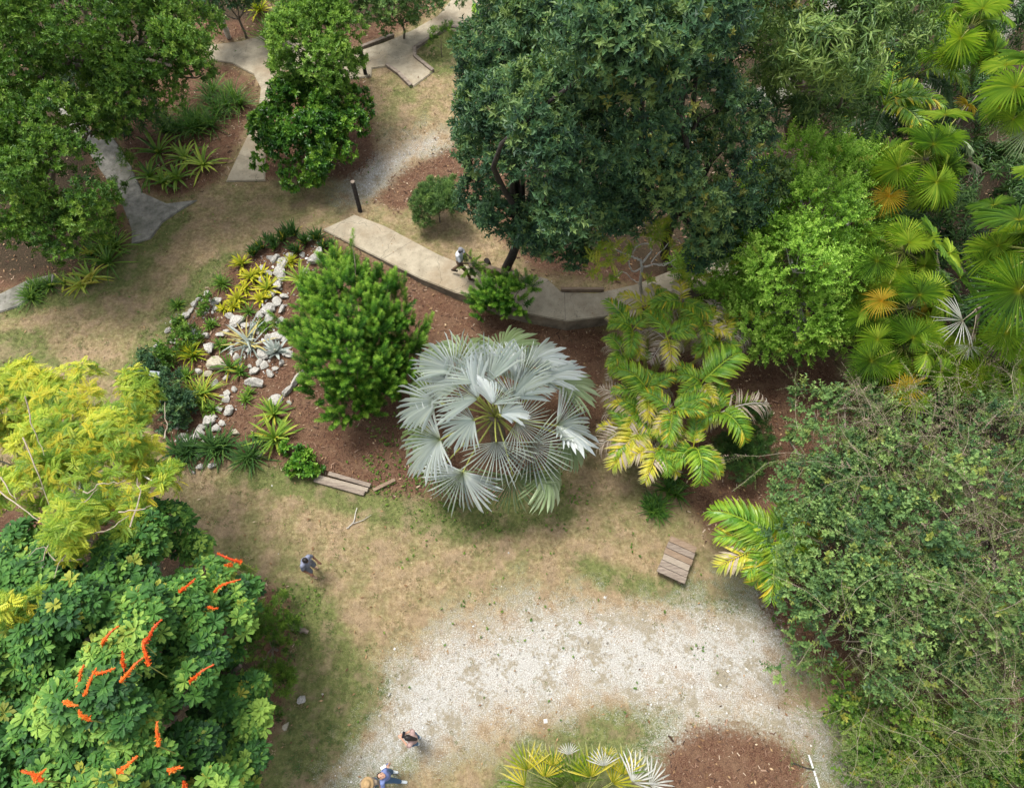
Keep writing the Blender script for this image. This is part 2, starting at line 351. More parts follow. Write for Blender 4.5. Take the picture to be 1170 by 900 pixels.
# templates: leaf along +X, width Y, face up +Z
def leaf_T(L, W, fold=.25, droop=.15, segs=2):
    if segs == 1:
        v = np.array([[0, 0, 0], [.45 * L, -W / 2, fold * W], [L, 0, -droop * L], [.45 * L, W / 2, fold * W]])
        return v, np.array([[0, 1, 2], [0, 2, 3]])
    v = np.array([[0, 0, 0], [.35 * L, -W / 2, fold * W], [.4 * L, 0, 0], [.35 * L, W / 2, fold * W],
                  [.72 * L, -W * .38, fold * W * .8 - droop * L * .35], [.72 * L, 0, -droop * L * .4], [.72 * L, W * .38, fold * W * .8 - droop * L * .35], [L, 0, -droop * L]])
    return v, np.array([[0, 1, 2], [0, 2, 3], [1, 4, 5], [1, 5, 2], [2, 5, 6], [2, 6, 3], [4, 7, 5], [5, 7, 6]])
def twig_T(nl, L, W, spread=60, axis_len=.1, droop=.15, fold=.25, segs=1, jit=.25, tonej=.12, tip_light=.15, seed=0, whorl=False, accp=0.):
    """shoot along +X with leaves round it"""
    r = np.random.default_rng(seed); vs = []; fs = []; ts = []; aa = []; k = 0
    lv, lf = leaf_T(1, W / L, fold, droop, segs)
    for i in range(nl):
        u = (i + .5) / nl; x = axis_len * u; ph = i * 2.39996 + r.normal() * .3
        sp = R(spread) * (1.15 - .5 * u * (0 if whorl else 1)) + r.normal() * jit * .5
        d = np.array([math.cos(sp), math.sin(sp) * math.cos(ph), math.sin(sp) * math.sin(ph)])
        fr = frames(d[None], np.array([[1., 0, 0]]) + r.normal(size=(1, 3)) * .25)[0]
        s_ = L * r.uniform(1 - jit, 1 + jit) * (1 - .25 * u)
        vs.append((lv * s_) @ fr.T + [x, 0, 0]); fs.append(lf + k); k += len(lv)
        t_ = r.normal() * tonej + tip_light * (u - .5); ts.append(np.full(len(lv), t_)); aa.append(np.full(len(lv), 1. if r.random() < accp else 0.))
    return np.concatenate(vs), np.concatenate(fs), np.concatenate(ts), np.concatenate(aa)
def pinnate_T(L, npair, lL, lW, seed=0, droop=.3, ang=60):
    r = np.random.default_rng(seed); vs = []; fs = []; ts = []; k = 0
    lv, lf = leaf_T(1, lW / lL, .2, .1, 1)
    for i in range(npair):
        u = (i + 1) / npair; x = L * u; z = -droop * L * u * u
        for sgn in (-1, 1):
            a_ = R(ang * (1.1 - .4 * u)) * sgn
            d = np.array([math.cos(a_), math.sin(a_), -.15]); fr = frames(d[None], np.array([[0, 0, 1.]]))[0]
            s_ = lL * r.uniform(.85, 1.15) * math.sin(math.pi * (.18 + .72 * u)) ** .6
            vs.append((lv * s_) @ fr.T + [x, 0, z]); fs.append(lf + k); k += 4; ts.append(np.full(4, r.normal() * .06))
    return np.concatenate(vs), np.concatenate(fs), np.concatenate(ts), np.zeros(k)
def combine(Ts, Rs, offs, ss=None, tj=.0, r=rng):
    vs = []; fs = []; ts = []; aa = []; k = 0
    for i, (T, Rr, o) in enumerate(zip(Ts, Rs, offs)):
        v, f, t, a = T; s_ = 1 if ss is None else ss[i]
        vs.append((v * s_) @ Rr.T + o); fs.append(f + k); k += len(v); ts.append(t + r.normal() * tj); aa.append(a)
    return np.concatenate(vs), np.concatenate(fs), np.concatenate(ts), np.concatenate(aa)
def whorl_T(leafT, nl, spread, seed=0, axis_len=.1, tj=.1):
    r = np.random.default_rng(seed); Rs = []; offs = []; ss = []
    for i in range(nl):
        ph = i * 2.39996 + r.normal() * .2; sp = R(spread) * r.uniform(.75, 1.15)
        d = np.array([math.cos(sp), math.sin(sp) * math.cos(ph), math.sin(sp) * math.sin(ph)])
        Rs.append(frames(d[None], np.array([[1., 0, 0]]))[0]); offs.append([axis_len * i / nl, 0, 0]); ss.append(r.uniform(.75, 1.15))
    return combine([leafT] * nl, Rs, offs, ss, tj, r)

def crown(g, lobes, temps, dens, clump=.6, up=.5, jit=.35, scale=1., r=rng, acc_p=0., zflat=.8, gap=.12, tspread=.16, fill=1.0, minz=.06, topdir=None):
    """lobes: list of (centre, radius). twigs sit on many clumps that sit on the lobes"""
    C = np.array([l[0] for l in lobes]); RR = np.array([l[1] for l in lobes]); cl_out = []
    for c_, r_ in lobes:
        rc0 = min(clump, r_ * .6); ncl = max(4, int(fill * 2.3 * (r_ / rc0) ** 2))
        u = rand_unit(ncl * 2, r); u = u[u[:, 2] > -.35][:ncl]
        for uu in u:
            if r.random() < gap: continue
            rc = rc0 * r.uniform(.6, 1.25); cc = c_ + uu * (r_ - rc * .55) * r.uniform(.72, 1.1) * [1, 1, zflat]
            dd = np.linalg.norm((cc - C) / [1, 1, zflat], axis=1) / RR
            if (dd < .5).sum() > 0 and r.random() < .8: continue
            if cc[2] < rc * .2: cc[2] = rc * .3 + .05
            cl_out.append((cc, rc)); ct = r.normal() * tspread * .7
            nt_ = max(5, int(dens * 4 * math.pi * rc * rc * .62))
            v = rand_unit(nt_, r) + uu * .45 + [0, 0, .25]; v /= np.linalg.norm(v, axis=1, keepdims=True)
            p = cc + v * rc * (r.uniform(.55, 1., (nt_, 1)) ** .6) * [1, 1, zflat]
            ax = v + np.array([0, 0, up]) + uu * .35 + r.normal(size=(nt_, 3)) * jit
            if topdir is not None: ax += np.array(topdir)
            keep = p[:, 2] > minz; p = p[keep]; ax = ax[keep]; n_ = len(p)
            if not n_: continue
            Rm = frames(ax, r.normal(size=(n_, 3))); sc_ = scale * r.uniform(.62, 1.3, n_)
            tn = .5 + ct + r.normal(size=n_) * tspread
            ac = (r.random(n_) < acc_p).astype(float) * r.uniform(.5, 1, n_)
            which = r.integers(0, len(temps), n_)
            for ti, T in enumerate(temps):
                q = which == ti
                scatter(g, T, Rm[q], sc_[q], p[q], tn[q], ac[q])
    return cl_out
def woody(g, base, lobes, clumps, r0=.14, r=rng, frac=.35, sides=6, fork=.45):
    C = np.array([l[0] for l in lobes]); top = C.mean(0); base = np.asarray(base, float)
    fk = base + (top - base) * fork; fk[2] = max(fk[2], .25)
    tube(g, curve(base - [0, 0, .1], fk, 0, .04, 6, r), np.linspace(r0, r0 * .75, 6), 9)
    for c_, r_ in lobes:
        tube(g, curve(fk, c_, .05, .06, 7, r), np.linspace(r0 * .55, r0 * .22, 7), sides)
    for cc, rc in clumps:
        if r.random() > frac: continue
        k = np.argmin(np.linalg.norm(C - cc, axis=1)); st = C[k] * .8 + fk * .2
        tube(g, curve(st, cc, 0, .08, 5, r), np.linspace(r0 * .18, r0 * .05, 5), 4)
def lobes_px(L):
    q = np.random.default_rng(len(L)); return [(P(x, y, z + dz), 1.0 * rp / S(x, y, z)) for (x, y, rp, z), dz in zip(L, q.normal(size=len(L)) * .07 * np.array([l[3] for l in L]))]
def plant(name, label, cat, L, temps, mat, dens=22, group=None, r0=.14, bark='bark', seed=1, base=None, woodp=.35, crown_name='crown', **kw):
    r = np.random.default_rng(seed); lb = lobes_px(L)
    if base is None:
        c0 = np.mean([l[0] for l in lb], axis=0); base = np.array([c0[0], c0[1], 0.])
    e = empty(name, base, label, cat, group)
    g = Geo(); cl = crown(g, lb, temps, dens, r=r, **kw); part(crown_name, g, mat, e)
    g2 = Geo(); woody(g2, base, lb, cl, r0, r, woodp); part('trunk' if r0 > .07 else 'stem', g2, M[bark], e, True)
    return e

# ------------------------------------------------------------------ leaf materials
def st(*c): return [(i / (len(c) - 1), x) for i, x in enumerate(c)]
M['l_dark'] = leafmat('dark_green_leaf', st((0.022, 0.055, 0.031), (0.048, 0.114, 0.054), (0.096, 0.186, 0.072), (0.192, 0.276, 0.084)), (.24, .24, .05), .5)
M['l_mid'] = leafmat('mid_green_leaf', st((0.034, 0.086, 0.017), (0.075, 0.172, 0.023), (0.138, 0.253, 0.034), (0.241, 0.356, 0.057)), (.34, .32, .05), .5)
M['l_light'] = leafmat('light_green_leaf', st((0.062, 0.138, 0.025), (0.125, 0.250, 0.037), (0.213, 0.362, 0.056), (0.338, 0.488, 0.088)), (.34, .34, .06), .5)
M['l_shrub'] = leafmat('glossy_shrub_leaf', st((0.022, 0.072, 0.014), (0.048, 0.144, 0.017), (0.096, 0.228, 0.024), (0.228, 0.384, 0.048)), (.3, .3, .05), .32)
M['l_lime'] = leafmat('lime_green_leaf', st((0.105, 0.224, 0.027), (0.224, 0.422, 0.046), (0.343, 0.554, 0.079), (0.475, 0.659, 0.132)), (.35, .35, .05), .5, .35)
M['l_podo'] = leafmat('bright_needle_leaf', st((.03, .11, .012), (.06, .18, .018), (.14, .31, .03), (.28, .45, .06)), (.3, .3, .05), .45, .3)
M['l_yellow'] = leafmat('yellow_feathery_leaf', st((.12, .23, .025), (.22, .36, .04), (.38, .48, .05), (.60, .60, .07)), (.60, .50, .04), .5, .38, .4, .8)
M['l_octo'] = leafmat('rosette_leaf', st((0.018, 0.060, 0.019), (0.042, 0.129, 0.027), (0.086, 0.208, 0.034), (0.269, 0.415, 0.073)), (.32, .34, .05), .55, .25, spec=.2)
M['l_grey'] = leafmat('grey_green_leaf', st((.04, .09, .035), (.095, .185, .06), (.165, .28, .085), (.28, .40, .12)), (.30, .34, .07), .6)
M['l_mango'] = leafmat('drooping_leaf', st((0.030, 0.072, 0.021), (0.072, 0.143, 0.036), (0.143, 0.236, 0.057), (0.256, 0.348, 0.092)), (.2, .2, .05), .42)
M['l_twiggy'] = leafmat('pink_grey_twig', st((.16, .15, .08), (.24, .20, .14), (.34, .25, .20), (.42, .30, .27)), (.14, .20, .05), .7, .2)
M['l_fan'] = leafmat('fan_palm_leaf', st((0.044, 0.112, 0.023), (0.125, 0.251, 0.034), (0.262, 0.413, 0.044), (0.450, 0.551, 0.075)), (.48, .48, .05), .38, .3, .35)
M['l_fanorange'] = leafmat('ageing_fan_leaf', st((.14, .22, .02), (.30, .28, .02), (.42, .30, .03), (.50, .38, .06)), (.6, .32, .02), .5, .25, .3)
M['l_dead'] = leafmat('dead_frond', st((.18, .13, .09), (.30, .24, .18), (.42, .37, .31), (.55, .52, .48)), (.4, .34, .1), .8, .15, .2)
M['l_white'] = leafmat('bleached_frond', st((.42, .42, .40), (.55, .55, .53), (.62, .62, .6), (.7, .7, .68)), (.5, .45, .3), .7, .15, .1)
M['l_silver'] = leafmat('silver_blue_leaf', st((0.316, 0.372, 0.391), (0.484, 0.539, 0.577), (0.651, 0.688, 0.725), (0.781, 0.809, 0.837)), (.33, .38, .11), .5, .2, .25, 3)
M['l_silvergreen'] = leafmat('old_silver_leaf', st((0.184, 0.276, 0.138), (0.322, 0.425, 0.230), (0.460, 0.552, 0.356), (0.598, 0.667, 0.506)), (.36, .38, .10), .5, .2, .1)
M['l_pinn'] = leafmat('pinnate_palm_leaf', st((0.030, 0.107, 0.022), (0.091, 0.228, 0.024), (0.242, 0.409, 0.038), (0.514, 0.575, 0.044)), (.50, .42, .03), .35, .3, .22)
M['l_pinny'] = leafmat('yellowing_palm_leaf', st((0.152, 0.253, 0.025), (0.354, 0.405, 0.037), (0.569, 0.506, 0.037), (0.658, 0.531, 0.076)), (.45, .38, .28), .4, .3, .35, 2.5)
M['l_brom'] = leafmat('yellow_bromeliad_leaf', st((.12, .22, .02), (.34, .38, .02), (.60, .54, .03), (.72, .62, .06)), (.08, .16, .02), .4, .3, .3)
M['l_strap'] = leafmat('strap_leaf', st((0.037, 0.112, 0.019), (0.094, 0.200, 0.027), (0.200, 0.325, 0.044), (0.425, 0.500, 0.075)), (.45, .40, .05), .4, .3, .2)
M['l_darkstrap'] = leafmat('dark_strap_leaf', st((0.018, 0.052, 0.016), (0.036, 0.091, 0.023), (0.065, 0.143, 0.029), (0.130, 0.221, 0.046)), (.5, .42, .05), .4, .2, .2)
M['l_agave'] = leafmat('grey_agave_leaf', st((.16, .20, .17), (.26, .30, .27), (.36, .40, .37), (.46, .49, .46)), (.45, .38, .12), .6, .1, .2)
M['l_orange'] = leafmat('orange_bract', st((.50, .05, .01), (.72, .10, .012), (.80, .17, .02), (.85, .30, .05)), (.75, .30, .04), .45, .2, .2, 8)

# ------------------------------------------------------------------ twigs
def TS(nv, **kw): return [twig_T(seed=40 + i, **kw) for i in range(nv)]
T_dark = TS(5, nl=10, L=.135, W=.062, spread=62, axis_len=.2, droop=.15)
T_mid = TS(5, nl=10, L=.12, W=.06, spread=60, axis_len=.16)
T_glossy = TS(5, nl=9, L=.15, W=.075, spread=58, axis_len=.10, tip_light=.45, segs=2)
T_lime = TS(5, nl=16, L=.085, W=.05, spread=70, axis_len=.34, tonej=.1)
T_podo = TS(5, nl=80, L=.11, W=.024, spread=62, axis_len=.42, tip_light=.7, fold=.1, jit=.12)
_ob = leaf_T(.16, .06, .12, .12, 2); _ob[0][[1, 3], 1] *= .5; _ob[0][[4, 6], 1] *= 1.3; _ob[0][4:7, 0] *= 1.08
T_octo = [whorl_T((*_ob, np.zeros(8), np.zeros(8)), 13, 76, seed=i, axis_len=.05, tj=.08) for i in range(5)]
T_mango = TS(5, nl=11, L=.25, W=.046, spread=85, axis_len=.14, droop=.45, segs=2)
T_grey = TS(5, nl=10, L=.09, W=.07, spread=66, axis_len=.26)
_pl = [pinnate_T(.26, 9, .075, .028, seed=i) for i in range(4)]
T_yellow = [whorl_T(_pl[i % 4], 6, 74, seed=i, axis_len=.10, tj=.07) for i in range(5)]
T_fine = TS(5, nl=24, L=.12, W=.016, spread=60, axis_len=.14, jit=.3)
T_wisp = TS(5, nl=26, L=.055, W=.022, spread=60, axis_len=.7, jit=.3, accp=.3)

# ------------------------------------------------------------------ paths (structure)
def slab(name, top, bottom_z, mat, side=None):
    """top: list of (px,py,z)"""
    pts = [P(x, y, z) for x, y, z in top]; bm = bmesh.new()
    vs = [bm.verts.new(p) for p in pts]; f = bm.faces.new(vs)
    if f.normal.z < 0: f.normal_flip()
    bm.normal_update()
    r_ = bmesh.ops.extrude_face_region(bm, geom=[f]); low = [e for e in r_['geom'] if isinstance(e, bmesh.types.BMVert)]
    # extruded copy becomes the top; the old one the underside
    for v in vs: v.co.z = bottom_z
    bmesh.ops.recalc_face_normals(bm, faces=bm.faces)
    te = [e for e in bm.edges if all(v in low for v in e.verts)]
    bmesh.ops.bevel(bm, geom=te, offset=.025, segments=2, affect='EDGES')
    bmesh.ops.triangulate(bm, faces=[f for f in bm.faces if len(f.verts) > 4])
    me = bpy.data.meshes.new(name); bm.to_mesh(me); bm.free(); me.materials.append(mat)
    if side:
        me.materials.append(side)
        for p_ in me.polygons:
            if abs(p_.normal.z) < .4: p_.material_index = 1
    o = bpy.data.objects.new(name, me); COL.objects.link(o); o['kind'] = 'structure'; return o
def rz_(x): return .06 + .46 * min(1, max(0, (x - 385) / 190.))
rt = [(405,245),(440,258),(500,290),(540,306),(570,317),(590,318),(605,313),(625,318),(641,333),(680,335),(725,325),(790,300),(880,262)]
rb = [(890,295),(800,328),(730,352),(690,362),(648,367),(610,360),(575,352),(548,342),(520,334),(480,318),(420,288),(368,262)]
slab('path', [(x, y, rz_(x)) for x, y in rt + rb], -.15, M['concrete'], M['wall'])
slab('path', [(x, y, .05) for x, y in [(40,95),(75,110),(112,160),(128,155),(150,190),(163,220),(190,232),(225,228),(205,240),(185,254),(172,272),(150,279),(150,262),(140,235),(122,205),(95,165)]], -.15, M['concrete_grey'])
slab('path', [(x, y, .055) for x, y in [(228,52),(250,50),(275,47),(300,40),(345,45),(400,64),(413,57),(440,48),(470,35),(500,18),(522,-8),(552,-30),(550,-5),(546,20),(552,43),(530,40),(512,33),(490,45),(474,58),(476,68),(495,82),(472,99),(458,84),(440,76),(425,78),(424,87),(400,90),(330,78),(316,85),(310,110),(303,150),(303,206),(258,207),(268,185),(285,150),(295,125),(298,100),(290,85),(265,72),(240,68)]], -.15, M['concrete'])
slab('path', [(x, y, .05) for x, y in [(-60,350),(0,335),(30,320),(62,312),(62,322),(20,350),(-60,375)]], -.15, M['concrete_grey'])
slab('path', [(x, y, .05) for x, y in [(840,118),(870,98),(885,95),(960,-40),(1000,-40),(905,110),(870,125)]], -.15, M['concrete_grey'])
slab('path', [(x, y, .06) for x, y in [(930,180),(952,155),(990,140),(1060,90),(1110,50),(1170,-10),(1200,0),(1115,75),(1075,105),(1000,160),(960,180)]], -.15, M['concrete_grey'])
# joint lines across the raised walkway
g = Geo()
for (x0, y0, x1, y1) in ((645,334,646,366), (470,276,437,296), (556,313,536,338)):
    a = P(x0, y0, rz_(x0) + .004); b_ = P(x1, y1, rz_(x1) + .004); d = (b_ - a) / np.linalg.norm(b_ - a); s_ = np.array([-d[1], d[0], 0]) * .008
    g.add([a - s_, a + s_, b_ + s_, b_ - s_], [[0, 1, 2, 3]])
o = part('path_joint', g, M['wall']); o['kind'] = 'structure'

# ------------------------------------------------------------------ stuff on the ground
def samp(n_, x0, x1, y0, y1): return np.column_stack([rng.uniform(x0, x1, n_), rng.uniform(y0, y1, n_)])
def frame_mask(p, mg=30):
    d = np.column_stack([p, np.full(len(p), -H)]); f = d @ CF; x = 585 + FPX * d[:, 0] / f; y = 450 - FPX * (d @ CU) / f
    return (x > -mg) & (x < 1170 + mg) & (y > -mg) & (y < 900 + mg)
# grass
p = samp(230000, -23, 23, -3.5, 30); p = p[frame_mask(p)]
dm = sdist(p, MULCH); dg = sdist(p, GRAVEL); dl = sdist(p, GREEN); nz = fbm(p[:, 0], p[:, 1], 5, .25, 4); nz2 = fbm(p[:, 0], p[:, 1], 9, .9, 3)
pr = .35 + .25 * nz2; pr[dl > -.2] += .4; pr[dg > 0.1] = .05 + .35 * (nz2[dg > 0.1] > .55); pr[dm > -.05] = 0
k = rng.random(len(p)) < pr; p = p[k]; dl = dl[k]; nz = nz[k]; nz2 = nz2[k]
vt = []; ft = []
for i in range(4):
    a_ = i * 1.57 + .4; d = np.array([math.cos(a_), math.sin(a_)]); s_ = np.array([-d[1], d[0]]) * .007
    b0 = d * .01; tip = d * .04
    vt += [[*(b0 - s_), 0], [*(b0 + s_), 0], [*tip, .032]]; ft.append([3 * i, 3 * i + 1, 3 * i + 2])
TG = (np.array(vt), np.array(ft), np.zeros(12), np.zeros(12))
an = rng.uniform(0, 6.28, len(p)); Rz = np.zeros((len(p), 3, 3)); Rz[:, 0, 0] = np.cos(an); Rz[:, 0, 1] = -np.sin(an); Rz[:, 1, 0] = np.sin(an); Rz[:, 1, 1] = np.cos(an); Rz[:, 2, 2] = 1
gt = np.clip(.26 + .28 * nz + .25 * nz2 + .9 * np.clip(dl + .3, 0, .7) + rng.normal(size=len(p)) * .18, 0, 1)
M['grass'] = leafmat('lawn_grass', [(0, (.36, .27, .17)), (.35, (.27, .205, .115)), (.6, (.14, .17, .055)), (1, (.08, .14, .035))], var=.15, trans=.2, rough=.7)
g = Geo(); scatter(g, TG, Rz, np.clip(rng.lognormal(-.05, .38, len(p)), .5, 2.4), np.column_stack([p, np.full(len(p), .0)]), gt)
o = part('grass', g, M['grass']); tag(o, 'short dry lawn grass, brown and green, between the garden beds', 'grass', kind='stuff')
# gravel stones
p = samp(150000, -23, 23, -3.5, 30); p = p[frame_mask(p)]; dg = sdist(p, GRAVEL); nz = fbm(p[:, 0], p[:, 1], 21, .5, 4)
k = (dg + .4 * nz > -.15) & (rng.random(len(p)) < np.clip(.45 + dg * .4, .05, .8)); q = rng.random(len(p)) < .004; kk = k | (q & (sdist(p, MULCH) < 0))
RG = [wpoly([(300,290),(372,280),(362,318),(330,350),(312,372),(330,392),(322,425),(285,430),(262,420),(272,380),(292,352),(310,330)]), wpoly([(225,340),(255,335),(262,360),(215,392),(190,400),(195,372)]), wpoly([(262,455),(272,475),(246,505),(215,520),(205,500),(235,478)])]
kk |= (sdist(p, RG) + .35 * nz > -.1) & (rng.random(len(p)) < .65)
p = p[kk]; insz = np.where(sdist(p, RG) > -.15, 1.0, 0.)
ov = np.array([[1, 0, 0], [0, 1, 0], [-1, 0, 0], [0, -1, 0], [0, 0, .7], [0, 0, -.5]]) * .014; of = np.array([[0, 1, 4], [1, 2, 4], [2, 3, 4], [3, 0, 4], [1, 0, 5], [2, 1, 5], [3, 2, 5], [0, 3, 5]])
M['pebble'] = leafmat('pale_gravel', [(0, (.16, .145, .12)), (.5, (.42, .405, .37)), (1, (.72, .71, .68))], var=.1, trans=0., rough=.9)
g = Geo(); scatter(g, (ov, of, np.zeros(6), np.zeros(6)), frames(rand_unit(len(p)), rand_unit(len(p))), rng.lognormal(-.15, .55, len(p)) * (1 + insz * (rng.random(len(p)) < .25) * 2.2), np.column_stack([p, np.full(len(p), .012)]), rng.normal(.55, .3, len(p)))
o = part('gravel', g, M['pebble']); tag(o, 'loose white limestone gravel scattered over the drive', 'gravel', kind='stuff')
# mulch chips
p = samp(210000, -23, 23, -3.5, 30); p = p[frame_mask(p)]; dm = sdist(p, MULCH); dh_ = sdist(p, HUMUS_SHADE); k = (dm > -.12) & (rng.random(len(p)) < np.where(dh_ > 0, .2, .75)); p = p[k]
cv = np.array([[-.03, -.008, 0], [.03, -.006, .003], [.032, .007, 0], [-.028, .008, .003]]); cf = np.array([[0, 1, 2], [0, 2, 3]])
M['mulch'] = leafmat('bark_chip', [(0, (.04, .022, .015)), (.45, (.13, .07, .045)), (.8, (.24, .15, .10)), (1, (.42, .33, .24))], var=.15, trans=0., rough=.95)
ax = rng.normal(size=(len(p), 3)); ax[:, 2] *= .25
g = Geo(); scatter(g, (cv, cf, np.zeros(4), np.zeros(4)), frames(ax, np.tile([0, 0, 1.], (len(p), 1)) + rng.normal(size=(len(p), 3)) * .3), rng.lognormal(.0, .4, len(p)), np.column_stack([p, rng.uniform(.012, .035, len(p))]), rng.normal(.45, .28, len(p)))
o = part('mulch', g, M['mulch']); tag(o, 'red brown bark mulch and fallen leaves covering the planting beds', 'mulch', kind='stuff')
p = samp(40000, -23, 23, -3.5, 30); p = p[frame_mask(p)]; dm = sdist(p, MULCH); k = rng.random(len(p)) < np.where(dm > 0, .45, .07); p = p[k]
dlv, dlf = leaf_T(.10, .045, .3, -.2, 1); M['dryleaf'] = leafmat('fallen_dry_leaf', [(0, (.07, .04, .02)), (.4, (.20, .11, .05)), (.75, (.38, .25, .13)), (1, (.50, .40, .27))], var=.1, trans=.1, rough=.8)
g = Geo(); ax = rng.normal(size=(len(p), 3)); ax[:, 2] *= .2
scatter(g, (dlv, dlf, np.zeros(4), np.zeros(4)), frames(ax, np.tile([0, 0, 1.], (len(p), 1)) + rng.normal(size=(len(p), 3)) * .3), rng.uniform(.4, 1.25, len(p)), np.column_stack([p, rng.uniform(.02, .04, len(p))]), rng.normal(.5, .25, len(p)))
o = part('leaf_litter', g, M['dryleaf']); tag(o, 'scattered dry brown and tan fallen leaves on the beds and lawn', 'leaf litter', kind='stuff')
q = samp(9000, -23, 23, 4, 30); PW = [wpoly([(405,245),(500,290),(590,318),(640,333),(720,325),(720,350),(648,367),(575,352),(480,318),(368,262)]), wpoly([(112,160),(150,190),(190,232),(225,228),(172,272),(150,279),(122,205)]), wpoly([(228,52),(300,40),(413,57),(470,35),(546,0),(552,43),(490,45),(495,82),(472,99),(424,87),(316,85),(303,206),(258,207),(298,100),(265,72)])]
q = q[(np.max([sdist(q, [w_]) for w_ in PW], axis=0) > -.3)]; px_ = np.array([585 + FPX * (np.array([*t_, -H]) @ [1, 0, 0]) / (np.array([*t_, -H]) @ CF) for t_ in q])
zz_ = np.where(sdist(q, [PW[0]]) > -.3, .06 + .46 * np.clip((px_ - 385) / 190., 0, 1), .055) + .012
g = Geo(); ax = rng.normal(size=(len(q), 3)); ax[:, 2] *= .1; k = rng.random(len(q)) < .35
scatter(g, (dlv, dlf, np.zeros(4), np.zeros(4)), frames(ax, np.tile([0, 0, 1.], (len(q), 1)) + rng.normal(size=(len(q), 3)) * .15)[k], rng.uniform(.2, .7, len(q))[k], np.column_stack([q, zz_])[k], rng.normal(.35, .2, len(q))[k])
o = part('path_litter', g, M['dryleaf']); tag(o, 'small dry leaves blown over the concrete paths', 'leaf litter', kind='stuff')
# weeds and tiny seedlings on the lawn and bed edges
pts = []
for (x, y, r_, c_) in ((430,490,14,30),(445,510,14,30),(425,530,18,50),(470,545,28,90),(440,555,18,50),(500,575,30,60),(560,590,40,50),(640,560,25,40),(660,570,12,20),(620,590,30,30),(340,690,22,60),(540,690,40,14),(600,700,40,12),(800,745,14,12),(420,470,12,20),(455,480,10,16),(500,600,50,20),(340,535,20,40),(350,520,12,30),(890,710,14,20),(440,140,60,20),(720,600,50,16)):
    c0 = P(x, y)[:2]; rr = r_ / S(x, y); pts.append(c0 + rng.normal(size=(c_, 2)) * rr * .55)
q = samp(5000, -23, 23, -3.5, 30); fb = fbm(q[:, 0], q[:, 1], 33, .6, 3); q = q[frame_mask(q) & (sdist(q, MULCH) < 0) & (fb > .35)]; pts.append(q[:900])
pts.append(rng.normal(size=(1, 2)))
p = np.concatenate(pts); Tw = TS(3, nl=7, L=.07, W=.045, spread=72, axis_len=.05)
g = Geo(); Rm = frames(np.tile([0, 0, 1.], (len(p), 1)) + rng.normal(size=(len(p), 3)) * .3, rand_unit(len(p)))
scatter(g, Tw[0], Rm, rng.uniform(.3, .85, len(p)), np.column_stack([p, np.full(len(p), .03)]), rng.normal(.5, .15, len(p)))
o = part('weeds', g, M['l_mid']); tag(o, 'low bright green weeds creeping around the foot of the silver palm', 'weeds', kind='stuff')
# ------------------------------------------------------------------ generic solid helpers
def box_geo(g, c, sz, rz=0., mat=0, tilt=(0, 0)):
    x, y, z = [s_ / 2 for s_ in sz]; b_ = .08 * min(sz)
    bm = bmesh.new(); bmesh.ops.create_cube(bm, size=1)
    for v in bm.verts: v.co = Vector((v.co.x * sz[0], v.co.y * sz[1], v.co.z * sz[2]))
    bmesh.ops.bevel(bm, geom=list(bm.edges), offset=b_, segments=1, affect='EDGES')
    bmesh.ops.triangulate(bm, faces=bm.faces[:])
    Mx = Matrix.Translation(Vector(c)) @ Matrix.Rotation(rz, 4, 'Z') @ Matrix.Rotation(tilt[0], 4, 'X') @ Matrix.Rotation(tilt[1], 4, 'Y')
    bm.transform(Mx); bm.verts.ensure_lookup_table()
    v = np.array([q.co[:] for q in bm.verts]); f = np.array([[l.vert.index for l in p_.loops] for p_ in bm.faces]); bm.free()
    g.add(v, f, .5, 0, mat)
def beam(g, a, b, wd, ht, mat=0, tj=0):
    a = np.asarray(a, float); b = np.asarray(b, float); d = b - a; L = np.linalg.norm(d)
    box_geo(g, (a + b) / 2, (L, wd, ht), math.atan2(d[1], d[0]), mat, (tj, -math.asin(d[2] / L)))
def place(me, name, parent, loc, Rm, sc, label=None):
    o = bpy.data.objects.new(name, me); COL.objects.link(o); o.parent = parent
    Mx = Matrix(np.array(Rm).tolist()).to_4x4(); l = Vector(tuple(np.asarray(loc) - np.array(parent.location)))
    o.matrix_local = Matrix.Translation(l) @ Mx @ Matrix.Diagonal((sc, sc, sc, 1))
    if label: o['label'] = label
    return o

# ------------------------------------------------------------------ trees and shrubs
plant('broadleaf_tree', 'wide green broadleaf tree filling the top left corner above the shaded beds', 'tree',
      [(-30,-10,80,6),(50,10,65,6),(120,20,60,6.3),(172,40,50,6.2),(195,75,42,5.6),(60,-50,80,6.4),(165,-20,60,6.2),(215,20,32,5),(160,100,38,4.4),(20,60,48,5.2),(90,60,34,5.4),(185,110,30,4),(120,95,24,3.2),(205,60,30,5),(105,125,24,3.6),(222,45,28,5),(220,88,20,4.6),(35,95,36,4.8),(150,60,36,5.4)], T_mid, M['l_mid'], 26, r0=.2, seed=3, clump=.62, base=P(120,90))
plant('broadleaf_tree', 'fresh green low tree at the left edge with layered drooping boughs beside the grey path', 'tree',
      [(-20,130,50,4.4),(20,160,42,4.3),(75,145,40,4.4),(105,150,30,4),(60,195,45,4),(15,225,45,3.4),(90,225,38,3.2),(118,135,22,4),(45,120,34,4),(60,265,42,2.6),(95,255,26,2.2),(-30,210,60,4),(20,280,30,2)], T_mid, M['l_mid'], 28, r0=.15, seed=4, clump=.55, base=P(50,270), tspread=.18)
plant('leafy_shrub', 'dark shrub at the top edge behind the leaning grey trunk', 'shrub',
      [(235,-15,30,2.5),(265,-10,28,2.2),(290,-22,26,2.2),(240,8,18,1.4),(285,10,14,1.2)], T_dark, M['l_dark'], 24, r0=.06, seed=5, clump=.5)
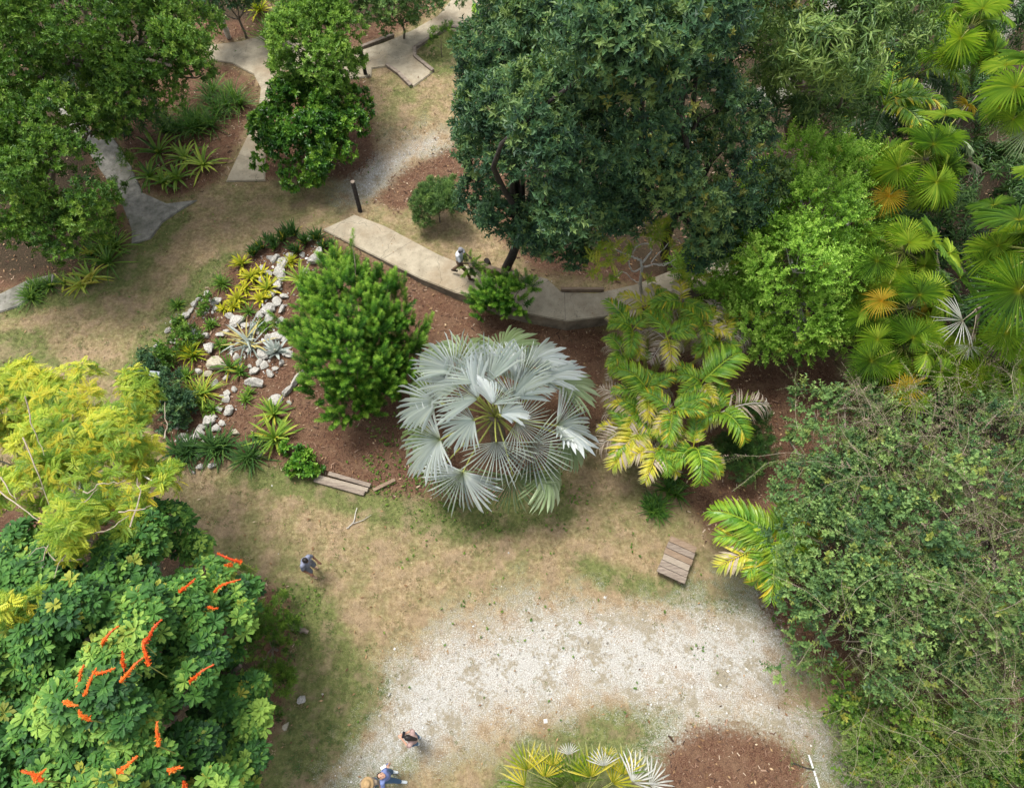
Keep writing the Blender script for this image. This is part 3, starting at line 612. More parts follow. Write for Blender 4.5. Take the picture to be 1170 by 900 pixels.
plant('round_tree', 'rounded mid green tree between the two pale paths at the top', 'tree',
      [(352,15,40,4.2),(375,40,36,4.2),(345,50,38,3.9),(365,75,38,3.4),(335,85,28,3),(390,80,26,2.8),(345,-20,40,4),(380,0,28,4)], T_mid, M['l_light'], 30, r0=.12, seed=6, clump=.5)
plant('glossy_shrub', 'rounded glossy shrub with bright green new tips below the round tree', 'shrub',
      [(350,125,40,2),(385,125,32,1.9),(320,145,30,1.7),(395,155,30,1.5),(355,165,42,1.6),(310,172,26,1.2),(345,190,28,.9),(380,180,28,1),(365,105,30,2)], T_glossy, M['l_shrub'], 26, r0=.06, seed=7, clump=.42, base=P(355,170), tspread=.2)
plant('leafy_shrub', 'grey green loose shrub at the top edge above the bend of the pale path', 'shrub',
      [(425,-5,30,2),(455,5,28,1.8),(485,5,24,1.6),(505,-10,24,1.5),(440,22,16,1),(465,25,14,.8),(410,-15,26,2.4)], T_mid, M['l_grey'], 24, r0=.05, seed=8, clump=.42)
plant('dense_tree', 'large dense dark green tree overhanging the bark chips north of the walkway', 'tree',
      [(600,-10,70,8.5),(660,0,70,9.5),(575,60,50,7),(630,60,70,9),(690,70,60,9.5),(560,110,36,5.8),(600,130,62,7.5),(660,140,70,8.8),(585,190,52,5.6),(640,200,62,7),(695,200,55,6.8),(565,160,40,4.8),(600,245,44,4),(650,248,44,4.2),(560,225,28,3.2),(690,232,38,4.6),(640,282,26,2.6),(610,272,24,2.8)], T_dark, M['l_dark'], 36, r0=.16, bark='dark_bark', seed=9, clump=.6, base=P(578,305), zflat=.9, gap=.16, tspread=.22)
plant('dense_tree', 'tall dark green tree with yellowish leaf tips in the middle of the top edge', 'tree',
      [(740,-20,75,9.5),(800,0,70,9.5),(840,-20,60,9),(730,60,60,9.8),(790,60,62,9.6),(845,60,45,8.6),(740,130,60,8.8),(800,130,55,8.5),(850,150,42,7),(750,195,55,7),(805,200,52,6.6),(855,215,38,5.4),(735,228,40,4.6),(795,245,40,4.6),(835,255,36,4.2),(810,285,30,3.2)], T_dark, M['l_dark'], 34, r0=.16, bark='dark_bark', seed=10, clump=.58, base=P(760,290), zflat=.9, gap=.2, tspread=.26, acc_p=.05)
plant('drooping_leaf_tree', 'tree with long drooping leaves and a bare leaning branch at the upper right', 'tree',
      [(880,0,50,8),(930,-10,55,8.5),(985,0,50,8.5),(900,55,40,7.4),(950,50,45,7.8),(1000,40,36,7.4),(925,100,36,6),(965,95,34,6),(880,95,26,6),(1030,-5,40,8),(940,135,28,4.5),(1010,75,28,5.5),(975,125,26,4.4),(905,130,22,4.6),(1045,45,24,5.5),(870,50,34,6.5)], T_mango, M['l_mango'], 15, r0=.16, seed=11, clump=.6, base=P(905,150), gap=.16, up=.1, jit=.5, tspread=.2)
plant('feathery_tree', 'lime green feathery tree left of the fan palms', 'tree',
      [(905,190,36,4.4),(950,200,38,4.2),(985,200,24,3.8),(880,230,38,4),(930,245,50,4.6),(975,250,32,3.8),(850,285,36,3.2),(905,300,52,4),(960,310,44,3.8),(935,355,44,3),(980,365,30,2.6),(890,345,36,2.6),(850,325,28,2.2),(960,395,22,1.6),(920,390,24,1.8),(800,312,26,1.8),(830,295,30,2.4),(830,350,24,1.8),(1000,230,20,3.6),(845,255,30,3.6),(870,200,26,4),(825,330,26,2),(875,380,28,1.6),(1000,290,22,3),(1000,180,16,3.6),(860,360,30,2),(905,260,40,4.4)], T_lime, M['l_lime'], 34, r0=.12, bark='pale_bark', seed=12, clump=.36, base=P(915,390), gap=.24, tspread=.17, acc_p=.02)
plant('needle_shrub', 'bright green bushy shrub with upright plume shoots beside the rock garden', 'shrub',
      [(400,350,44,2.5),(372,352,30,2.1),(435,355,36,2.3),(360,392,30,1.8),(400,395,52,2.4),(445,395,38,2),(380,430,32,1.5),(420,430,42,1.6),(460,420,28,1.4),(400,455,30,1),(440,450,24,1),(385,320,24,2.4)], T_podo, M['l_podo'], 12, r0=.08, seed=13, clump=.34, base=P(400,430), up=1.7, jit=.2, gap=.08, tspread=.2, fill=1.15)
def shoots():
    r = np.random.default_rng(3); e = [o for o in bpy.data.objects if o.name.startswith('needle_shrub')][0]; g = Geo(); g2 = Geo()
    for (x, y, z, x2, y2, z2) in ((405,345,2.6,402,278,3.6),(450,350,2.3,452,318,3.2),(430,345,2.5,425,330,3.3),(370,345,2.2,352,320,2.9),(340,385,1.8,318,368,2.4),(470,395,1.8,487,372,2.1),(475,420,1.2,490,372,1.5),(385,340,2.4,378,310,3.3),(465,375,2,462,340,2.7)):
        a = P(x, y, z); b_ = P(x2, y2, z2); c_ = curve(a, b_, .05, .03, 6, r); tube(g2, c_, np.linspace(.02, .006, 6), 4)
        k = 5; t = np.linspace(.25, .95, k); loc = a + (b_ - a) * t[:, None]; ax = np.tile(b_ - a, (k, 1)) + r.normal(size=(k, 3)) * .2
        for i in range(k): scatter(g, T_podo[i % 5], frames(ax[i:i + 1], rand_unit(1, r)), [1.1], loc[i:i + 1], [.55 + .05 * i])
    part('shoot', g, M['l_podo'], e); part('stem', g2, M['bark'], e)
shoots()
plant('small_shrub', 'small bright green shrub against the raised walkway above the silver palm', 'shrub',
      [(575,338,20,1.0),(560,350,16,.9),(592,345,16,.9),(548,356,11,.6),(598,328,9,1.2)], T_podo, M['l_podo'], 20, r0=.03, seed=14, clump=.28, up=.9)
plant('yellow_feathery_tree', 'yellow green feathery tree with pale bare twigs at the left edge', 'tree',
      [(30,455,32,4.2),(85,460,40,4.4),(135,460,40,4.4),(175,480,26,4.2),(-20,450,40,4.4),(15,510,38,4.2),(70,510,44,4.6),(125,515,44,4.5),(165,525,26,4),(95,555,40,5.2),(50,560,34,5.4),(135,572,30,5.4),(10,570,30,5.2),(75,602,30,5.8),(-30,520,40,4.2),(185,555,14,4.6),(150,600,18,5.8),(30,690,20,7.2),(5,700,18,7),(68,628,18,6),(25,430,18,4.6),(8,470,24,4.6),(195,540,10,4.6)], T_yellow, M['l_yellow'], 22, r0=.08, bark='pale_bark', seed=15, clump=.42, base=P(95,600), gap=.22, woodp=.4, tspread=.26, up=.8, acc_p=.16, scale=.82)
e = [q for q in bpy.data.objects if q.name == 'yellow_feathery_tree'][0]; r = np.random.default_rng(4)
for pts in ([(0,560,6.1),(30,585,6.4),(60,602,6.5)], [(0,545,6.0),(18,572,6.2)], [(25,500,6.4),(45,545,6.2),(60,590,5.7)], [(30,455,6.7),(38,490,6.4),(50,520,6.1)], [(95,640,6.1),(65,642,6.3),(45,625,6.2),(30,640,6.1)], [(100,612,6.3),(125,605,6.5),(148,588,6.6)], [(95,562,6.6),(118,553,6.7),(142,548,6.7)], [(70,590,6.5),(90,575,6.6),(112,558,6.7)], [(60,600,6.3),(50,640,6.3),(22,648,6.4)], [(135,585,6.5),(160,583,6.6),(172,578,6.7)], [(70,600,6.1),(78,625,6.4),(60,660,6.6)], [(150,600,6.0),(160,560,6.1),(155,545,6.1)], [(188,500,5.7),(192,485,5.8),(186,460,5.9)]):
    q = np.array([P(*w_) for w_ in pts]); t = np.linspace(0, len(q) - 1, 9); i = np.clip(t.astype(int), 0, len(q) - 2); u = (t - i)[:, None]; q = q[i] * (1 - u) + q[i + 1] * u + r.normal(size=(9, 3)) * .02
    g = Geo(); tube(g, q, np.linspace(.016, .005, 9), 5); part('branch', g, M['deadstalk'], e)
OCT = plant('flowering_tree', 'big glossy tree with leaf rosettes and orange flower spikes at the bottom left', 'tree',
      [(180,605,30,3.6),(215,620,26,3.2),(40,650,50,4.6),(100,650,52,4.8),(165,650,50,4.6),(225,660,40,4),(255,690,34,3.4),(-20,650,50,4.6),(30,720,60,5.4),(100,730,65,5.8),(170,730,60,5.4),(235,740,48,4.4),(275,760,30,3.4),(-20,760,60,5.4),(40,810,65,5.8),(120,820,70,6.2),(200,820,58,5.2),(260,820,38,4),(285,800,22,3),(50,890,65,5.6),(130,900,70,6),(210,890,52,5),(262,880,34,3.8),(-30,860,60,5.4),(110,960,80,5.8),(210,950,50,4.8)], T_octo, M['l_octo'], 38, r0=.22, seed=16, clump=.46, base=P(170,790), gap=.24, up=1.5, jit=.26, tspread=.2, acc_p=.03, zflat=.95)
plant('grey_green_shrub', 'large grey green round-leaved shrub covering the right side beside the drive', 'shrub',
      [(930,470,28,2.6),(965,455,26,2.8),(900,500,0.1,2),(950,520,38,3.2),(925,560,34,3),(975,570,50,3.8),(920,610,36,3.2),(960,630,50,4),(1020,620,50,4.2),(915,660,32,2.8),(965,690,48,3.6),(1025,690,50,4),(1080,660,48,4.2),(925,720,34,2.2),(980,750,44,2.8),(1050,745,48,3.2),(905,765,24,1.2),(1110,720,40,3.6),(1095,780,40,2.6)], T_grey, M['l_grey'], 30, r0=.1, seed=17, clump=.38, base=P(990,700), gap=.34, tspread=.22, acc_p=.05, woodp=.12)
WB = plant('wispy_shrub', 'sprawling thin-leaved shrub with pinkish dry flower twigs at the right edge', 'shrub',
      [(1000,480,36,3.2),(1050,490,44,3.8),(1110,490,46,4.2),(1165,500,46,4.4),(1050,550,46,4),(1110,560,50,4.4),(1170,570,50,4.6),(1080,610,42,4.2),(1140,640,50,4.6),(1190,690,50,4.4),(1150,700,44,4),(1180,770,50,3.4),(1220,600,60,4.6),(1140,790,40,2.8),(1230,800,60,3)], T_grey, M['l_grey'], 17, r0=.1, seed=18, clump=.42, base=P(1130,640), gap=.38, tspread=.24, acc_p=.06, woodp=.1)
def wisps():
    r = np.random.default_rng(8); g = Geo(); g2 = Geo()
    def go(x, y, z, n_, rad, pk):
        c0 = P(x, y, z)
        for i in range(int(n_ * 1.1)):
            a = c0 + r.normal(size=3) * [rad, rad, .25]; d = r.normal(size=3) * [1, 1, .35]; d /= np.linalg.norm(d); L = r.uniform(.7, 1.7)
            b_ = a + d * L + [0, 0, .15]; c_ = curve(a, b_, .15, .07, 7, r); tube(g2, c_, np.linspace(.004, .002, 7), 3)
            for q in range(8):
                t = r.integers(1, 7); dd = c_[t] - c_[t - 1] + r.normal(size=3) * .12
                scatter(g, T_wisp[r.integers(5)], frames(dd[None], rand_unit(1, r)), [r.uniform(.5, 1.)], c_[t - 1][None], [r.normal(.45, .2)], [0. if r.random() < pk else .9])
    for a in ((1000,480,3.5,26,.8,.6),(1060,500,4.1,36,1,.7),(1130,510,4.5,40,1,.7),(1060,560,4.2,30,1,.45),(1150,580,4.8,36,1,.6),(960,480,3,20,.5,.6),(1110,640,4.5,26,1,.3),(1150,720,4,30,1,.25),(1060,680,4.2,14,.9,.2),(1000,600,4.1,14,1,.2),(1165,470,4.5,20,.8,.6),(1080,740,3.6,30,1.2,.02),(1150,780,3,34,1.2,.05),(1060,830,1.4,30,1.,.02),(1130,860,1.6,34,1.2,.05),(1000,760,2.6,14,.9,.02),(1120,690,4.6,26,1,.1),(1040,850,.9,30,.9,.3),(980,820,1.,20,.8,.2),(1120,820,2.4,34,1.1,.1),(1165,640,4.8,26,1,.15),(940,650,3.4,12,.7,.05)): go(*a)
    part('flower_twigs', g, M['l_twiggy'], WB); part('arching_stems', g2, M['deadstalk'], WB)
wisps()
plant('scrubby_undergrowth', 'low scrubby weeds and small bushes in the bottom right corner', 'undergrowth',
      [(960,790,22,.8),(985,830,26,.9),(1030,810,32,1.3),(1010,860,30,.7),(1065,840,32,1.1),(1110,850,36,1.3),(1160,850,40,1.5),(1000,895,30,.6),(1060,900,34,.7),(1120,905,40,.8),(1175,910,40,1),(975,870,16,.5),(1210,860,40,1.5)], T_grey, M['l_mid'], 34, r0=.04, seed=19, clump=.3, gap=.3, tspread=.24, acc_p=.08)
plant('fern_shrub', 'dark low ferny shrub on the lawn edge beside the driftwood log', 'shrub',
      [(285,690,28,1.3),(300,715,26,1.1),(318,700,18,.7),(310,745,26,.9),(325,725,14,.5),(300,790,30,.9),(322,775,16,.5),(310,825,14,.5),(280,670,18,1.2)], T_fine, M['l_mid'], 26, r0=.04, seed=20, clump=.3, tspread=.22)
plant('fine_leaf_shrub', 'low dark green fine-leaved shrub on brown mulch right of the feather palms', 'shrub',
      [(850,495,24,1.1),(868,515,22,1),(845,525,22,.9),(862,480,16,1),(835,510,14,.8)], T_fine, M['l_darkstrap'], 34, r0=.03, seed=21, clump=.28)
plant('grey_green_bush', 'small blue grey bush at the corner of the bark chips under the dense tree', 'shrub',
      [(492,232,18,1),(508,240,18,1),(485,245,12,.6),(515,222,16,1.4),(500,215,12,1)], T_fine, M['l_grey'], 60, r0=.03, seed=22, clump=.26)
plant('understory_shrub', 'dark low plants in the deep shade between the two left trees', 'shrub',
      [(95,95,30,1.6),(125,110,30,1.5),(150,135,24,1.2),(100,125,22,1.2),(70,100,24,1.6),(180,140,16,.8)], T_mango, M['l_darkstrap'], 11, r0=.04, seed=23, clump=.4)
plant('understory_shrub', 'low dark plants at the foot of the left edge tree above the lawn', 'shrub',
      [(150,180,10,.5),(125,245,18,.8),(60,300,14,.6),(130,215,12,.6)], T_fine, M['l_mid'], 26, r0=.03, seed=24, clump=.3)
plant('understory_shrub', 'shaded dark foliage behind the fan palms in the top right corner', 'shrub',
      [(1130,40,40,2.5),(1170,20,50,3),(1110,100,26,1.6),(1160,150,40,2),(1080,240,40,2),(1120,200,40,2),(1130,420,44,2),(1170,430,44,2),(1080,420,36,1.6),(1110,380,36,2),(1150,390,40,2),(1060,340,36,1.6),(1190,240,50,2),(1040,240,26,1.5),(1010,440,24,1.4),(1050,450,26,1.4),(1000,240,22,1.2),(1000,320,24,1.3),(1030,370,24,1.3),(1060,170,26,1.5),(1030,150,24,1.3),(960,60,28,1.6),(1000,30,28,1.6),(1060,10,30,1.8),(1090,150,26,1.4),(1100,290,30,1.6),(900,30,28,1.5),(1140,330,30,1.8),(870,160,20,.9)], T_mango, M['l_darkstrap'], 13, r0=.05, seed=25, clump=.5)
plant('low_shrub', 'tangled brown green scrub under the lime green tree beside the bare mulch', 'shrub',
      [(880,385,22,.9),(850,375,18,.9),(905,405,16,.6),(870,400,12,.5)], T_fine, M['l_grey'], 22, r0=.03, seed=26, clump=.28, gap=.3)
plant('yellow_leaf_seedling', 'small lime green sapling poking out beside the pale path at the dark tree', 'sapling',
      [(556,18,9,1.4),(560,25,6,1.2),(548,12,5,1.3)], T_glossy, M['l_lime'], 26, r0=.02, seed=27, clump=.2)
plant('yellow_leaf_seedling', 'small lime green sapling below the first one against the dark tree', 'sapling',
      [(545,68,6,1),(552,72,5,1)], T_glossy, M['l_lime'], 30, r0=.02, seed=28, clump=.2)
plant('sapling', 'thin wispy sapling growing inside the timber edged bed at the top', 'sapling',
      [(503,42,11,.9),(498,52,8,.6),(508,34,7,1.1)], T_fine, M['l_mid'], 14, r0=.02, seed=29, clump=.2, gap=.3)

# gnarled little tree with bare white branches
e = empty('gnarled_tree', P(733,352), 'small gnarled tree with bare pale branches and sparse yellow green leaves behind the walkway', 'tree')
g = Geo(); gl = Geo(); r = np.random.default_rng(31)
def tp(x, y, z): return P(x, y, z)
def limb(pts, r0, r1):
    pts = np.array([tp(*q) for q in pts]); t = np.linspace(0, len(pts) - 1, len(pts) * 3); i = np.clip(t.astype(int), 0, len(pts) - 2); u = (t - i)[:, None]
    p = pts[i] * (1 - u) + pts[i + 1] * u; p[1:-1] += r.normal(size=p[1:-1].shape) * .015; tube(g, p, np.linspace(r0, r1, len(p)), 6)
limb([(733,352,-.1),(733,335,1.1),(732,318,1.9),(734,305,2.4)], .055, .045)
limb([(734,305,2.4),(731,296,2.7),(722,293,2.9),(712,293,3)], .042, .02)
limb([(734,300,2.5),(744,288,2.9),(744,279,3.1),(735,278,3.2),(727,282,3.3),(723,291,3.2)], .032, .012)
limb([(734,305,2.4),(724,312,2.2),(718,300,2.6),(710,294,2.8),(700,297,2.9),(688,306,2.8)], .028, .008)
limb([(736,305,2.4),(748,302,2.5),(760,303,2.6),(772,296,2.8)], .028, .008)
limb([(722,293,2.9),(705,286,3.2),(690,282,3.4),(676,286,3.4)], .025, .006)
limb([(744,282,3.1),(742,262,3.6),(732,252,3.8),(724,245,3.9)], .022, .006)
limb([(748,302,2.5),(766,300,2.4),(776,312,2.2)], .018, .005)
limb([(733,325,1.6),(722,320,1.6),(712,310,1.8),(703,316,1.8)], .02, .006)
limb([(744,300,2.5),(762,280,3),(770,272,3.2),(800,290,3.2),(810,282,3.3)], .018, .005)
part('trunk', g, M['pale_bark'], e, True)
for (x, y, rp, z, n_) in ((680,290,12,3.6,8),(755,258,12,4,10),(692,285,16,3.5,14),(706,296,12,3.2,10),(680,310,12,3,9),(700,315,9,3,6),(745,262,14,3.8,16),(738,250,8,4,5),(755,268,12,3.7,10),(765,285,10,3.3,6),(780,305,10,3,6),(722,280,8,3.4,5),(740,320,8,2.4,5),(790,315,14,2.6,8)):
    c0 = P(x, y, z); rad = rp / S(x, y, z)
    p = c0 + rand_unit(n_, r) * rad * r.uniform(.3, 1, (n_, 1)); ax = rand_unit(n_, r) + [0, 0, .5]
    scatter(gl, _pl[0], frames(ax, np.tile([0, 0, 1.], (n_, 1))), r.uniform(.9, 1.5, n_), p, r.normal(.55, .2, n_), (r.random(n_) < .15) * .6)
    scatter(gl, T_yellow[1], frames(ax[:n_ // 3], rand_unit(n_ // 3, r)), r.uniform(.6, .9, n_ // 3), p[:n_ // 3], r.normal(.5, .15, n_ // 3))
part('crown', gl, M['l_yellow'], e)

# orange flower spikes of the big rosette tree
spikes = [(157,676,143,710,4.9),(135,684,127,710,4.9),(137,684,141,697,4.9),(133,718,117,735,5.4),(182,712,165,735,5.8),(165,735,170,760,5.8),(160,755,138,778,6),(127,764,107,768,5.8),(108,768,96,794,5.9),(95,763,88,786,5.8),(240,762,217,778,4.7),(86,805,74,802,6),(92,812,102,822,6),(180,828,181,852,5.7),(154,866,135,882,6.2),(206,877,192,879,5.4),(28,882,48,892,5.9),(50,880,40,890,5.9),(210,893,212,900,5.2),(253,633,276,642,3.9),(258,645,265,646,3.7),(220,663,205,677,4.4),(270,664,245,676,3.9),(246,694,230,691,4),(140,746,142,762,5.8)]
for i, (x0, y0, x1, y1, z) in enumerate(spikes):
    r = np.random.default_rng(200 + i); g = Geo(); z += 1.4
    a = P(x1, y1, z - .05); b_ = P(x0, y0, z + .08); gs = Geo(); tube(gs, [a - (b_ - a) * .3 - [0, 0, .6], a], [.008, .01], 5); part('flower_stalk', gs, M['petiole'], OCT); c_ = curve(a, b_ + (b_ - a) * .18, .08, .05, 9, r)
    tb_ = r.uniform(-.25, .3); ya = r.random() * .5; tube(g, c_, np.linspace(.030, .010, 9), 6, .3 + tb_)
    k = 110; t = r.uniform(0, 8, k); j = np.minimum(t.astype(int), 7); loc = c_[j] + (c_[j + 1] - c_[j]) * (t - j)[:, None]
    ax = rand_unit(k, r) * 1. + (b_ - a) / np.linalg.norm(b_ - a) * .35
    lf = leaf_T(.055, .02, .2, 0, 1); scatter(g, (*lf, np.zeros(4), np.zeros(4)), frames(ax, rand_unit(k, r)), (1.25 - .09 * t) * r.uniform(.8, 1.2, k), loc, r.normal(.5 + tb_, .25, k), (r.random(k) < .1 + ya) * .7)
    part('flower_spike', g, M['l_orange'], OCT)

# bare leaning trunk and loose branch
def wood_thing(name, label, cat, pts, r0, r1, mat, sides=8, wob=.02, extra=()):
    pts = np.array([P(*q) for q in pts]); r = np.random.default_rng(int(abs(pts[0, 0] * 100)) + 1); loc = pts[0].copy(); loc[2] = max(loc[2], 0)
    g = Geo(); n_ = len(pts); t = np.linspace(0, n_ - 1, n_ * 4); i = np.clip(t.astype(int), 0, n_ - 2); u = (t - i)[:, None]
    p = pts[i] * (1 - u) + pts[i + 1] * u; p[1:-1] += r.normal(size=p[1:-1].shape) * wob; tube(g, p, np.linspace(r0, r1, len(p)) * r.uniform(.88, 1.12, len(p)), sides)
    for ex in extra: q = np.array([P(*z_) for z_ in ex]); tube(g, q, np.linspace(r1 * 1., r1 * .4, len(q)), 5)
    o = part(name, g, mat, None, True, loc); return tag(o, label, cat)
wood_thing('leaning_trunk', 'bare grey tree trunk leaning out of the dark shrub at the top edge', 'tree trunk', [(262,44,-.05),(250,18,1.4),(238,-10,2.6)], .11, .09, M['pale_bark'])
wood_thing('fallen_branch', 'pale forked dead branch lying on the lawn below the timber edging', 'branch', [(396,603,.03),(403,598,.05),(408,580,.06)], .016, .012, M['pale_bark'], 5, .01, (((403,598,.05),(415,594,.05),(424,588,.05)),))
wood_thing('driftwood_log', 'short weathered grey log lying beside the dark ferny shrub', 'log', [(330,714,.12),(338,717,.12),(352,722,.1)], .11, .05, M['timber'], 8, .015)
wood_thing('dry_branch', 'long bare brown branch rising through the drooping leaves at the upper right', 'branch', [(912,120,3.5),(925,98,5),(945,65,7.5),(958,35,9)], .06, .035, M['bark'], 6, .03)
wood_thing('dead_stick', 'dark stick lying across the mulch beside the white pipe', 'stick', [(904,872,.05),(930,879,.06)], .02, .012, M['dark_bark'], 5, .01)
wood_thing('mossy_log', 'pale mossy log running diagonally between the top right palms', 'tree trunk', [(1032,82,.3),(1045,55,.6),(1058,20,.9)], .12, .1, M['pale_bark'])
# stems of dark posts under the dense tree
wood_thing('dark_stump', 'low black stump near the walking person left of the dense tree trunk', 'stump', [(557,302,-.05),(556,298,.3)], .13, .1, M['dark_bark'])

# posts
for (xb, yb, xt, yt, h, lab) in ((412,243,403,208,1.15,'dark round timber post standing at the end of the walkway'), (418,87,412,57,1.2,'dark timber post beside the pale path at the top next to the round tree')):
    b0 = P(xb, yb, -.05)
    top = P(xt, yt, h); top = b0 + (top - b0) * min(1, 1.5 / np.linalg.norm(top - b0))
    g = Geo(); tube(g, np.linspace(b0, top, 6), np.full(6, .075), 10); g2 = Geo(); tube(g2, [top, top + [0, 0, .025]], [.08, .07], 10)
    e = empty('timber_post', (b0[0], b0[1], 0), lab, 'post'); part('post_shaft', g, M['dark_bark'], e, True); part('post_cap', g2, M['timber'], e)

# timber edgings: every beam a thing
def timber(label, cat, a, b, wd=.12, ht=.14, mat='timber', z=.07, tj=0., name='edging_timber', group=None):
    A_ = P(*a, 0) + [0, 0, z] if len(a) == 2 else P(*a); B_ = P(*b, 0) + [0, 0, z] if len(b) == 2 else P(*b)
    loc = A_.copy(); loc[2] = 0; g = Geo(); beam(g, A_, B_, wd, ht, 0, tj); o = part(name, g, M[mat], None, False, loc); tag(o, label, cat, group)
timber('nearest of three weathered boards edging the mulch bed above the lawn', 'board', (360,549), (417,565), .13, .08, 'timber')
timber('middle of three weathered boards edging the mulch bed above the lawn', 'board', (364,546), (421,561), .12, .09, 'timber3')
timber('farthest of three weathered boards edging the mulch bed above the lawn', 'board', (376,542), (424,556), .12, .10, 'timber')
timber('short dark timber lying under the weeds beside the silver palm', 'board', (427,561), (452,549), .1, .08, 'timber2')
timber('long timber curb along the upper edge of the walkway behind the walking person', 'timber curb', (541,302,.72), (580,315,.76), .16, .3, 'timber2', 0)
timber('short timber curb along the walkway below the black stump', 'timber curb', (581,316,.76), (592,313,.76), .16, .3, 'timber', 0)
timber('brown timber curb in front of the small gnarled tree on the walkway', 'timber curb', (641,331,.54), (690,331,.54), .10, .16, 'timber2', 0)
for lab, a, b in (('dark timber beam edging the top of the small grassy bed on the pale path', (512,32), (533,36)), ('dark timber beam at the far right of the small grassy bed', (533,36), (552,44)),
                  ('long timber beam on the upper left of the small grassy bed', (512,32), (475,56)), ('short timber beam at the left corner of the small grassy bed', (474,56), (474,66)),
                  ('timber beam on the lower left of the small grassy bed', (474,66), (495,83)), ('grey timber beam edging the path end near the post', (442,76), (456,86)),
                  ('second grey timber beam running down to the path end', (456,86), (470,100)), ('thin timber beam on the upper edge of the pale path beside the shrub', (413,56), (450,42))):
    timber(lab, 'timber edging', a, b, .14, .16, 'timber', .06)

# plank platform
cs = [P(x, y, .3) for x, y in ((768,612),(795,625),(782,668),(750,652))]
cen = sum(cs) / 4; ux = (cs[1] + cs[2] - cs[0] - cs[3]) / 2; uy = (cs[2] + cs[3] - cs[0] - cs[1]) / 2; Wd, Ln = np.linalg.norm(ux), np.linalg.norm(uy); rz = math.atan2(uy[1], uy[0])
e = empty('plank_platform', (cen[0], cen[1], 0), 'low weathered plank platform on the mulch edge beside the drive', 'platform')
uh = uy / Ln; nP = 6; tints = ['timber2', 'timber', 'timber2', 'timber3', 'timber', 'timber']
for i in range(nP):
    c_ = cen + uh * ((i + .5) / nP - .5) * Ln; g = Geo(); box_geo(g, (c_[0], c_[1], .30 + .004 * (i % 2)), (Ln / nP - .012, Wd * (1 + .03 * (i % 3)), .045), rz); part('plank', g, M[tints[i]], e)
for s_ in (-1, 1):
    off = np.array([-uh[1], uh[0], 0]) * s_ * Wd * .38; a = cen + off - uh * Ln * .46; b_ = cen + off + uh * Ln * .46; g = Geo(); beam(g, [a[0], a[1], .13], [b_[0], b_[1], .13], .09, .28); part('bearer', g, M['timber2'], e)

# white pipe, sign
wp = simple('white_plastic', (.6, .6, .58), (.72, .72, .7), 5, .5, 0)
for lab, a, b in (('upper white plastic pipe lying at the edge of the bottom mulch', (924,862), (929,877)), ('lower white plastic pipe lying at the edge of the bottom mulch', (930,880), (938,906))):
    A_ = P(*a, .05); B_ = P(*b, .05); g = Geo(); tube(g, np.linspace(A_, B_, 4), np.full(4, .024), 10); o = part('white_pipe', g, wp, None, True, A_ * [1, 1, 0]); tag(o, lab, 'pipe')
e = empty('plant_sign', P(176,440), 'small grey plant label on a dark leaning board at the rock garden edge', 'sign')
g = Geo(); beam(g, P(198,447,.05), P(176,430,.55), .16, .05, 0); part('sign_board', g, M['dark_bark'], e)
g = Geo(); c_ = P(177,427,.72); box_geo(g, c_, (.34, .16, .02), R(-8), 0, (R(12), 0)); part('sign_plate', g, simple('pale_sign_plate', (.18, .21, .24), (.28, .31, .34), 4, .4, 0), e)
g = Geo(); box_geo(g, c_ + [0, .06, -.35], (.05, .05, .7)); part('sign_post', g, M['dark_bark'], e)

# ------------------------------------------------------------------ rocks
def rock_mesh(seed, mat):
    r = np.random.default_rng(seed); bm = bmesh.new()
    for v in rand_unit(16, r) * r.uniform(.75, 1.1, (16, 1)) * [1, r.uniform(.6, .95), r.uniform(.5, .75)]: bm.verts.new(v)
    h_ = bmesh.ops.convex_hull(bm, input=bm.verts[:]); bmesh.ops.delete(bm, geom=list({v for v in h_['geom_interior'] if isinstance(v, bmesh.types.BMVert)} | {v for v in bm.verts if not v.link_faces}), context='VERTS')
    bmesh.ops.subdivide_edges(bm, edges=bm.edges[:], cuts=2, use_grid_fill=True); bmesh.ops.smooth_vert(bm, verts=bm.verts[:], factor=.45, use_axis_x=True, use_axis_y=True, use_axis_z=True)
    for v in bm.verts: v.co *= 1 + r.normal() * .045
    bmesh.ops.triangulate(bm, faces=bm.faces[:])
    me = bpy.data.meshes.new('rock'); bm.to_mesh(me); bm.free(); me.materials.append(mat); return me
rockm = [rock_mesh(i, M['rock'] if i % 5 else M['rock_tan']) for i in range(10)]
nrk = [0]
def rock(x, y, rp, label, group=None, el=(1, 1), rz=None, kind='rock', tan=False):
    z = .04; s_ = 1.25 * rp / S(x, y, z); i = nrk[0]; nrk[0] += 1; rr = random.Random(i)
    o = bpy.data.objects.new(kind, rockm[(0 if tan else [1, 2, 3, 4, 6, 7, 8, 9][i % 8])]); COL.objects.link(o); p = P(x, y, 0)
    o.location = (p[0], p[1], s_ * .3); o.scale = (s_ * 1.08 * el[0], s_ * 1.08 * el[1], s_ * .9); o.rotation_euler = (rr.uniform(-.2, .2), rr.uniform(-.2, .2), rr.uniform(0, 6.28) if rz is None else rz); tag(o, label, 'rock', group)
ORD = 'first second third fourth fifth sixth seventh eighth ninth tenth eleventh twelfth thirteenth fourteenth fifteenth sixteenth seventeenth eighteenth nineteenth twentieth'.split()
def rock_row(lst, where, grp):
    for i, (x, y, s_) in enumerate(sorted(lst)):
        rock(x, y, s_, ('leftmost' if i == 0 else 'rightmost' if i == len(lst) - 1 else ORD[i] + ' from the left') + ' of the ' + where, grp)
rock(248,419,12,'largest pale limestone boulder in the middle of the rock garden', tan=True)
rock(240,400,9,'bright white boulder directly above the largest pale boulder')
rock(238,428,6,'tan rock tucked against the lower left of the largest boulder', tan=True)
